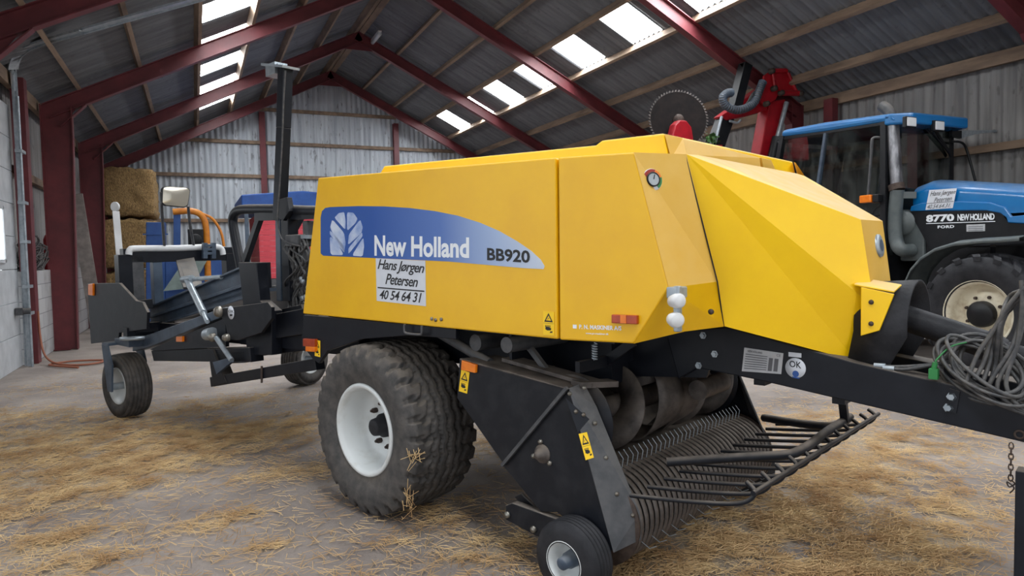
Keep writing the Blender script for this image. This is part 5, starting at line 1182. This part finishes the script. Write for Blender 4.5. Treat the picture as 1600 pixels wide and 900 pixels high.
# wheels
def ag_tyre(c, R, w, rim_r, s):
    pr = [(-w/2*.8, rim_r), (-w/2*.98, rim_r+.05), (-w/2, (R+rim_r)/2), (-w/2*.95, R*.92), (-w/2*.8, R*.955), (0, R*.965), (w/2*.8, R*.955), (w/2*.95, R*.92), (w/2, (R+rim_r)/2), (w/2*.98, rim_r+.05), (w/2*.8, rim_r)]
    b = MB(); b.lathe(pr, c, (1,0,0), 64)
    n = 18
    for i in range(n):
        for sd_ in (-1, 1):
            t0 = 2*pi*(i+(.5 if sd_ > 0 else 0))/n; vs = []
            m_ = 6
            for j in range(m_+1):
                f = j/m_; o = sd_*(w/2*1.0*(1-f)+.01*f); t = t0+f*.30
                rb = R*(.88+.06*min(1, f*2.5)); rt = R*(.965+.04*min(1, f*3+.3)) if j else R*.955
                for dt in (-.062, .062):
                    for r in (rb, rt): vs.append((c[0]+o, c[1]+r*sin(t+dt), c[2]+r*cos(t+dt)))
            fs = []
            for j in range(m_):
                a_ = j*4; fs += [(a_, a_+1, a_+5, a_+4), (a_+2, a_+6, a_+7, a_+3), (a_+1, a_+3, a_+7, a_+5)]
            fs += [(0, 2, 3, 1), (m_*4, m_*4+1, m_*4+3, m_*4+2)]; b.add(vs, fs)
    t = tbld(b, 'tyre', 'rubber_clean')
    b = MB(); q = (c[0]+s*w/2*.85, c[1], c[2]); rr = rim_r
    b.lathe([(.03*s,rr+.03), (.0,rr+.03), (0,rr), (-.1*s,rr-.03), (-.16*s,rr-.05), (-.2*s,rr*.72), (-.14*s,rr*.6), (-.12*s,rr*.3), (-.12*s,0)], q, (1,0,0), 48); r = tbld(b, 'rim', 'rim_cream', t, fixn=False); md = r.modifiers.new('s','SOLIDIFY'); md.thickness = .008
    b = MB(); b.lathe([(-.12*s,rr*.42), (-.04*s,rr*.42), (-.01*s,rr*.37), (-.01*s,0)], q, (1,0,0), 28); tbld(b, 'hub', 'tblack', t)
    for k in range(8):
        a_ = 2*pi*k/8+.3; b = MB(); b.lathe([(-.13*s,.025), (-.1*s,.02), (-.1*s,0)], (q[0]+.0, q[1]+rr*.56*cos(a_), q[2]+rr*.56*sin(a_)), (1,0,0), 6, smooth=False); tbld(b, 'wheel_nut', 'rust', t)
hubw = T(1526,494,9.42); RF = hubw[2]+.02
ag_tyre((9.66, hubw[1], RF), RF, .5, .42, -1); ag_tyre((11.44, hubw[1], RF), RF, .5, .42, 1)
ag_tyre((9.74, 9.0, 1.0), 1.0, .56, .52, -1); ag_tyre((11.36, 9.0, 1.0), 1.0, .56, .52, 1)
b = MB(); b.box((TO[0], hubw[1], RF-.05), (1.5,.24,.26)); b.box((TO[0], 7.6, 1.0), (.5,2.6,.5)); b.box((TO[0], 9.0, 1.0), (1.3,.5,.5)); tbld(b, 'axle', 'tblack', bevel=.03)
# front fender
fp = TS([(1413,455), (1414,437), (1422,420), (1438,402), (1460,388), (1490,379), (1530,375), (1560,373.5), (1592,371)], 9.45)
def fender(sg):
    b = MB(); vs = []
    for i, p in enumerate(fp):
        for dx, dz in ((0,-.045), (0,0), (.15,.03), (.45,.02), (.5,-.02)):
            q = np.array([p[0]+dx, p[1], p[2]+dz]); vs.append(q if sg > 0 else mx(q))
    n = len(fp); b.add(vs, [(i*5+j, (i+1)*5+j, (i+1)*5+j+1, i*5+j+1) for i in range(n-1) for j in range(4)], True)
    o = tbld(b, 'front_fender', 'tgrey', fixn=False); md = o.modifiers.new('s','SOLIDIFY'); md.thickness = .012
fender(1); fender(-1)
b = MB(); b.bar((9.9, hubw[1]+.1, 1.4), (9.75, hubw[1], 1.72), .06, .06); b.bar((9.9, hubw[1]+.1, 1.4), (10.2, hubw[1]+.1, RF), .06, .06); tbld(b, 'fender_bracket', 'tblack')
for s in (-1, 1):
    b = MB(); x0_ = TO[0]+s*.85; vs = []
    for k in range(13):
        a_ = rad(-20+220*k/12*.75); vs += [(x0_-.3, 9.0-1.1*cos(a_), 1.0+1.1*sin(a_)), (x0_+.3, 9.0-1.1*cos(a_), 1.0+1.1*sin(a_))]
    b.add(vs, [(2*i, 2*i+2, 2*i+3, 2*i+1) for i in range(12)], True); o = tbld(b, 'rear_fender', 'tblack', fixn=False); md = o.modifiers.new('s','SOLIDIFY'); md.thickness = .02

# ---------------------------------------------------------------- red boom with saw behind the tractor
YS = 11.0; SO = (W(1205,200,1,YS)[0], YS, 0)
saw = empty('hedge_saw', SO); tag(saw, 'red folding hydraulic boom with a circular saw blade standing behind the tractor cab', 'boom saw')
def sb(mb, name, m_, par=None, bevel=0): return mb.build(name, m_, par or saw, off=SO, bevel=bevel)
def S(px, py, y=YS): return W(px, py, 1, y)
def SS(pts, y=YS): return [S(p[0], p[1], y) for p in pts]
b = MB(); b.prism(SS([(1184,262), (1199,180), (1203,158), (1228,155), (1224,175), (1205,262)]), (0,.3,0)); sb(b, 'main_arm', 'red', bevel=.02)
b = MB(); q = S(1192,262); b.box((q[0], YS+.15, q[2]/2), (.36,.36,q[2])); sb(b, 'mast', 'red', bevel=.02); b = MB(); b.box((q[0]+.2, YS-.1, .25), (1.2,.9,.5)); sb(b, 'mounting_frame', 'tblack', bevel=.03)
b = MB(); b.cyl(S(1212,225,YS-.1), S(1229,160,YS-.1), .05, 14); rod_ = sb(b, 'cylinder_rod', 'galv'); b = MB(); b.cyl(S(1203,262,YS-.1), S(1214,215,YS-.1), .1, 16); sb(b, 'lift_cylinder', 'tblack')
for yk in (-.1, .35):
    b = MB(); b.prism(SS([(1194,118), (1205,110), (1219,142), (1212,156), (1196,165), (1187,158), (1192,135)], YS+yk), (0,.05,0)); sb(b, 'knuckle_plate', 'red', bevel=.01)
b = MB(); b.prism(SS([(1206,112), (1230,111), (1243,143), (1221,144)], YS-.12), (0,.06,0)); b.tube(SS([(1203,111), (1233,110)], YS-.14), .05, 12); b.tube(SS([(1217,145), (1250,146)], YS-.14), .06, 12); b.tube(SS([(1230,111), (1245,145)], YS-.14), .035, 10); b.tube(SS([(1207,112), (1211,142)], YS-.14), .03, 10); sb(b, 'knuckle_link', 'red', bevel=.005)
for x, y in ((1203,112), (1230,110), (1207,139), (1218,146), (1248,147), (1195,163)):
    b = MB(); b.lathe([(0,.06), (-.1,.055), (-.12,0)], S(x, y, YS-.12), (0,1,0), 12); sb(b, 'pivot_pin', 'rust')
b = MB(); b.prism(SS([(1199,146), (1199,172), (1165,182), (1135,188), (1127,181), (1152,163), (1170,150), (1188,137)], YS), (0,.25,0)); sb(b, 'outer_arm', 'red', bevel=.015)
b = MB(); b.prism(SS([(1131,178), (1148,186), (1132,232), (1112,228)], YS+.02), (0,.22,0)); sb(b, 'head_arm', 'tblack', bevel=.01)
b = MB(); b.prism(SS([(1156,100), (1166,98), (1173,106), (1162,108)], YS-.05), (0,.0,0.001)); b.bar(S(1148,168,YS), S(1165,101,YS), .2, .2, up=(0,1,0)); sb(b, 'square_beam', 'tblack', bevel=.012)
b = MB(); b.tube(smooth_path(SS([(1192,128), (1187,140), (1180,158), (1168,168), (1150,172), (1134,165), (1129,154), (1136,146), (1144,145)], YS-.2), 6), .07, 14); hs_ = sb(b, 'hose_loop', 'hose')
pth = smooth_path(SS([(1192,128), (1187,140), (1180,158), (1168,168), (1150,172), (1134,165), (1129,154), (1136,146), (1144,145)], YS-.2), 10)
b = MB()
for i in range(0, len(pth)-1, 2):
    d_ = (pth[i+1]-pth[i]).normalized(); b.lathe([(-.012,.074), (0,.086), (.012,.074)], pth[i], d_, 14)
sb(b, 'hose_sleeve', 'bluegrey', hs_)
for k in range(3):
    b = MB(); b.tube(smooth_path(SS([(1190,135+3*k), (1176,146+2*k), (1168,160+3*k), (1160,170)], YS-.12), 5), .02, 6); sb(b, 'hydraulic_line', 'hose')
b = MB(); b.tube(smooth_path(SS([(1128,182), (1122,205), (1118,222)], YS-.05), 5), .03, 6); b.tube(smooth_path(SS([(1140,189), (1152,192), (1157,187)], YS-.05), 5), .025, 6); sb(b, 'hydraulic_line', 'galv')
# leaf remains caught on the arm
b = MB()
for k in range(60):
    c = S(1112+rng.normal(0,5), 218+rng.normal(0,4), YS-.05+rng.normal(0,.05)); d1 = rng.normal(0,.03,3); d2 = rng.normal(0,.03,3); b.add([c-d1, c+d2, c+d1, c-d2], [(0,1,2,3)])
sb(b, 'caught_leaves', 'leafgreen')
# saw blade with teeth
YBk = 10.6; bc = S(1060,187,YBk); rB = np.linalg.norm(S(1097,187,YBk)-bc)
na = np.array([-.35,-.9,.12]); na /= np.linalg.norm(na); xx = np.cross(na, (0,0,1)); xx /= np.linalg.norm(xx); yy = np.cross(xx, na)
out = []; NT = 60
for k in range(NT):
    for f, r in ((0, .95), (.5, 1.02), (.75, 1.02), (.8, .95)):
        a_ = 2*pi*(k+f)/NT; out.append(bc+(xx*cos(a_)+yy*sin(a_))*rB*r)
b = MB(); b.prism(out, -na*.012); bl2 = sb(b, 'saw_blade', 'blade')
b = MB()
for k in range(NT):
    o4 = [out[4*k]+na*.001, out[4*k+1]+na*.001, out[4*k+2]+na*.001, out[4*k+3]+na*.001]; b.prism(o4, na*.004)
sb(b, 'saw_teeth', 'dusty_steel', bl2)
b = MB(); b.lathe([(0,.1), (.03,.1), (.06,.05), (.06,0)], bc, na, 20); sb(b, 'blade_flange', 'rust', bl2)
b = MB(); gp = SS([(1050,240), (1051,210), (1055,194), (1062,187), (1073,188), (1081,198), (1084,215), (1084,240)], YBk-.2); b.prism(gp, (0,.18,0)); sb(b, 'blade_gearbox', 'red', bevel=.03)
q = S(1068,236,YBk-.1); b = MB(); b.bar(q, S(1125,232,YS+.1), .14, .14); sb(b, 'blade_arm', 'red', bevel=.01)

# ---------------------------------------------------------------- loose straw on the floor
def strands(n, L0, L1, wd, zc, seed, broad=.12):
    r = np.random.default_rng(seed); w_ = np.array([p[5]*p[2]*p[3] for p in LIT]); near = np.array([1/(1+.12*(p[0]**2+p[1]**2)) for p in LIT]); w_ = w_*near; w_ = w_/w_.sum()
    idx = r.choice(len(LIT), n, p=w_); P = np.array(LIT)[idx]; u = r.normal(0, .62, n)*P[:,2]; v = r.normal(0, .62, n)*P[:,3]
    x = P[:,0]+u*np.cos(P[:,4])-v*np.sin(P[:,4]); y = P[:,1]+u*np.sin(P[:,4])+v*np.cos(P[:,4])
    # clumping
    k = np.sin(x*7.3+np.sin(y*5.1)*1.7)*np.sin(y*8.7+np.sin(x*4.3)*2.1)+.6*np.sin(x*19+y*7)*np.sin(y*23-x*5); keep = k+r.normal(0,.5,n) > -.1; x, y = x[keep], y[keep]
    m_ = int(n*broad); p0 = [W(a_, b_, 2, 0) for a_, b_ in zip(r.uniform(-50,1650,m_), r.uniform(560,960,m_))]; x = np.concatenate([x, [p[0] for p in p0]]); y = np.concatenate([y, [p[1] for p in p0]])
    ok = (x > XL+.1) & (x < 9) & (y > .3) & ~((x < XL+1.3) & (y > 12.9) & (y < 14.6)); x, y = x[ok], y[ok]; n = len(x)
    a_ = r.uniform(0, pi, n); ln = r.uniform(L0, L1, n)*r.uniform(.5,1,n); z = abs(r.normal(0, zc, n))+.002; tl = r.normal(0,.12,n)
    dx, dy, dz = np.cos(a_)*ln/2, np.sin(a_)*ln/2, tl*ln/2; dz = np.clip(dz, -(z-.001), .1); wx, wy = -np.sin(a_)*wd/2, np.cos(a_)*wd/2; h = wd*.5
    V = np.stack([np.stack([x-dx+wx, y-dy+wy, z-dz], 1), np.stack([x-dx-wx, y-dy-wy, z-dz], 1), np.stack([x-dx, y-dy, z-dz+h], 1), np.stack([x+dx+wx, y+dy+wy, z+dz], 1), np.stack([x+dx-wx, y+dy-wy, z+dz], 1), np.stack([x+dx, y+dy, z+dz+h], 1)], 1).reshape(-1,3)
    base = np.arange(n)[:,None]*6; f = np.concatenate([base+np.array([0,2,5,3]), base+np.array([2,1,4,5])], 0)
    return V, f
V, fq = strands(70000, .04, .16, .004, .010, 3); me = bpy.data.meshes.new('loose_straw'); me.from_pydata(V.tolist(), [], fq.tolist()); me.update(); me.materials.append(M['straw'])
o = bpy.data.objects.new('loose_straw', me); col.objects.link(o); tag(o, 'loose pale straw scattered over the concrete floor', 'straw', kind='stuff')
# straw stuck to the tyres
def tuft(px, py, y, n, par, spread):
    b = MB()
    for k in range(n):
        c = L(px+rng.normal(0,spread), py+rng.normal(0,spread*1.3), 1, y); d_ = rng.normal(0,.03,3); b.bar(c-d_, c+d_, .003, .003)
    b.build('caught_straw', 'straw', par)
tuft(648,712,-.005,14,wt_,6); tuft(640,785,-.0,24,wt_,8)

# ---------------------------------------------------------------- light: overcast daylight through the open front, an added side opening and the skylights
wld = bpy.data.worlds.new('overcast'); scene.world = wld; wld.use_nodes = True
bg = wld.node_tree.nodes['Background']; bg.inputs[0].default_value = (.90, .95, 1.0, 1); bg.inputs[1].default_value = 1.6
al = bpy.data.lights.new('door_daylight_portal', 'AREA'); al.shape = 'RECTANGLE'; al.size = XR-XL; al.size_y = ZE; al.cycles.is_portal = True
ao = bpy.data.objects.new('door_daylight_portal', al); col.objects.link(ao); ao.location = (XM, Y0-.1, ZE/2); ao.rotation_euler = (rad(90), 0, 0)
a2 = bpy.data.lights.new('added_side_opening_portal', 'AREA'); a2.shape = 'RECTANGLE'; a2.size = 10.2; a2.size_y = 4.4; a2.cycles.is_portal = True  # portal of the unseen side opening, added to brighten the side panels
o2 = bpy.data.objects.new('added_side_opening_portal', a2); col.objects.link(o2); o2.location = (XL-.4, 1.25, 2.2); o2.rotation_euler = (rad(90), 0, rad(-90))
vs_ = scene.view_settings; vs_.view_transform = 'Standard'; vs_.look = 'None'; vs_.exposure = 0.0; vs_.gamma = 1.0; vs_.use_curve_mapping = False
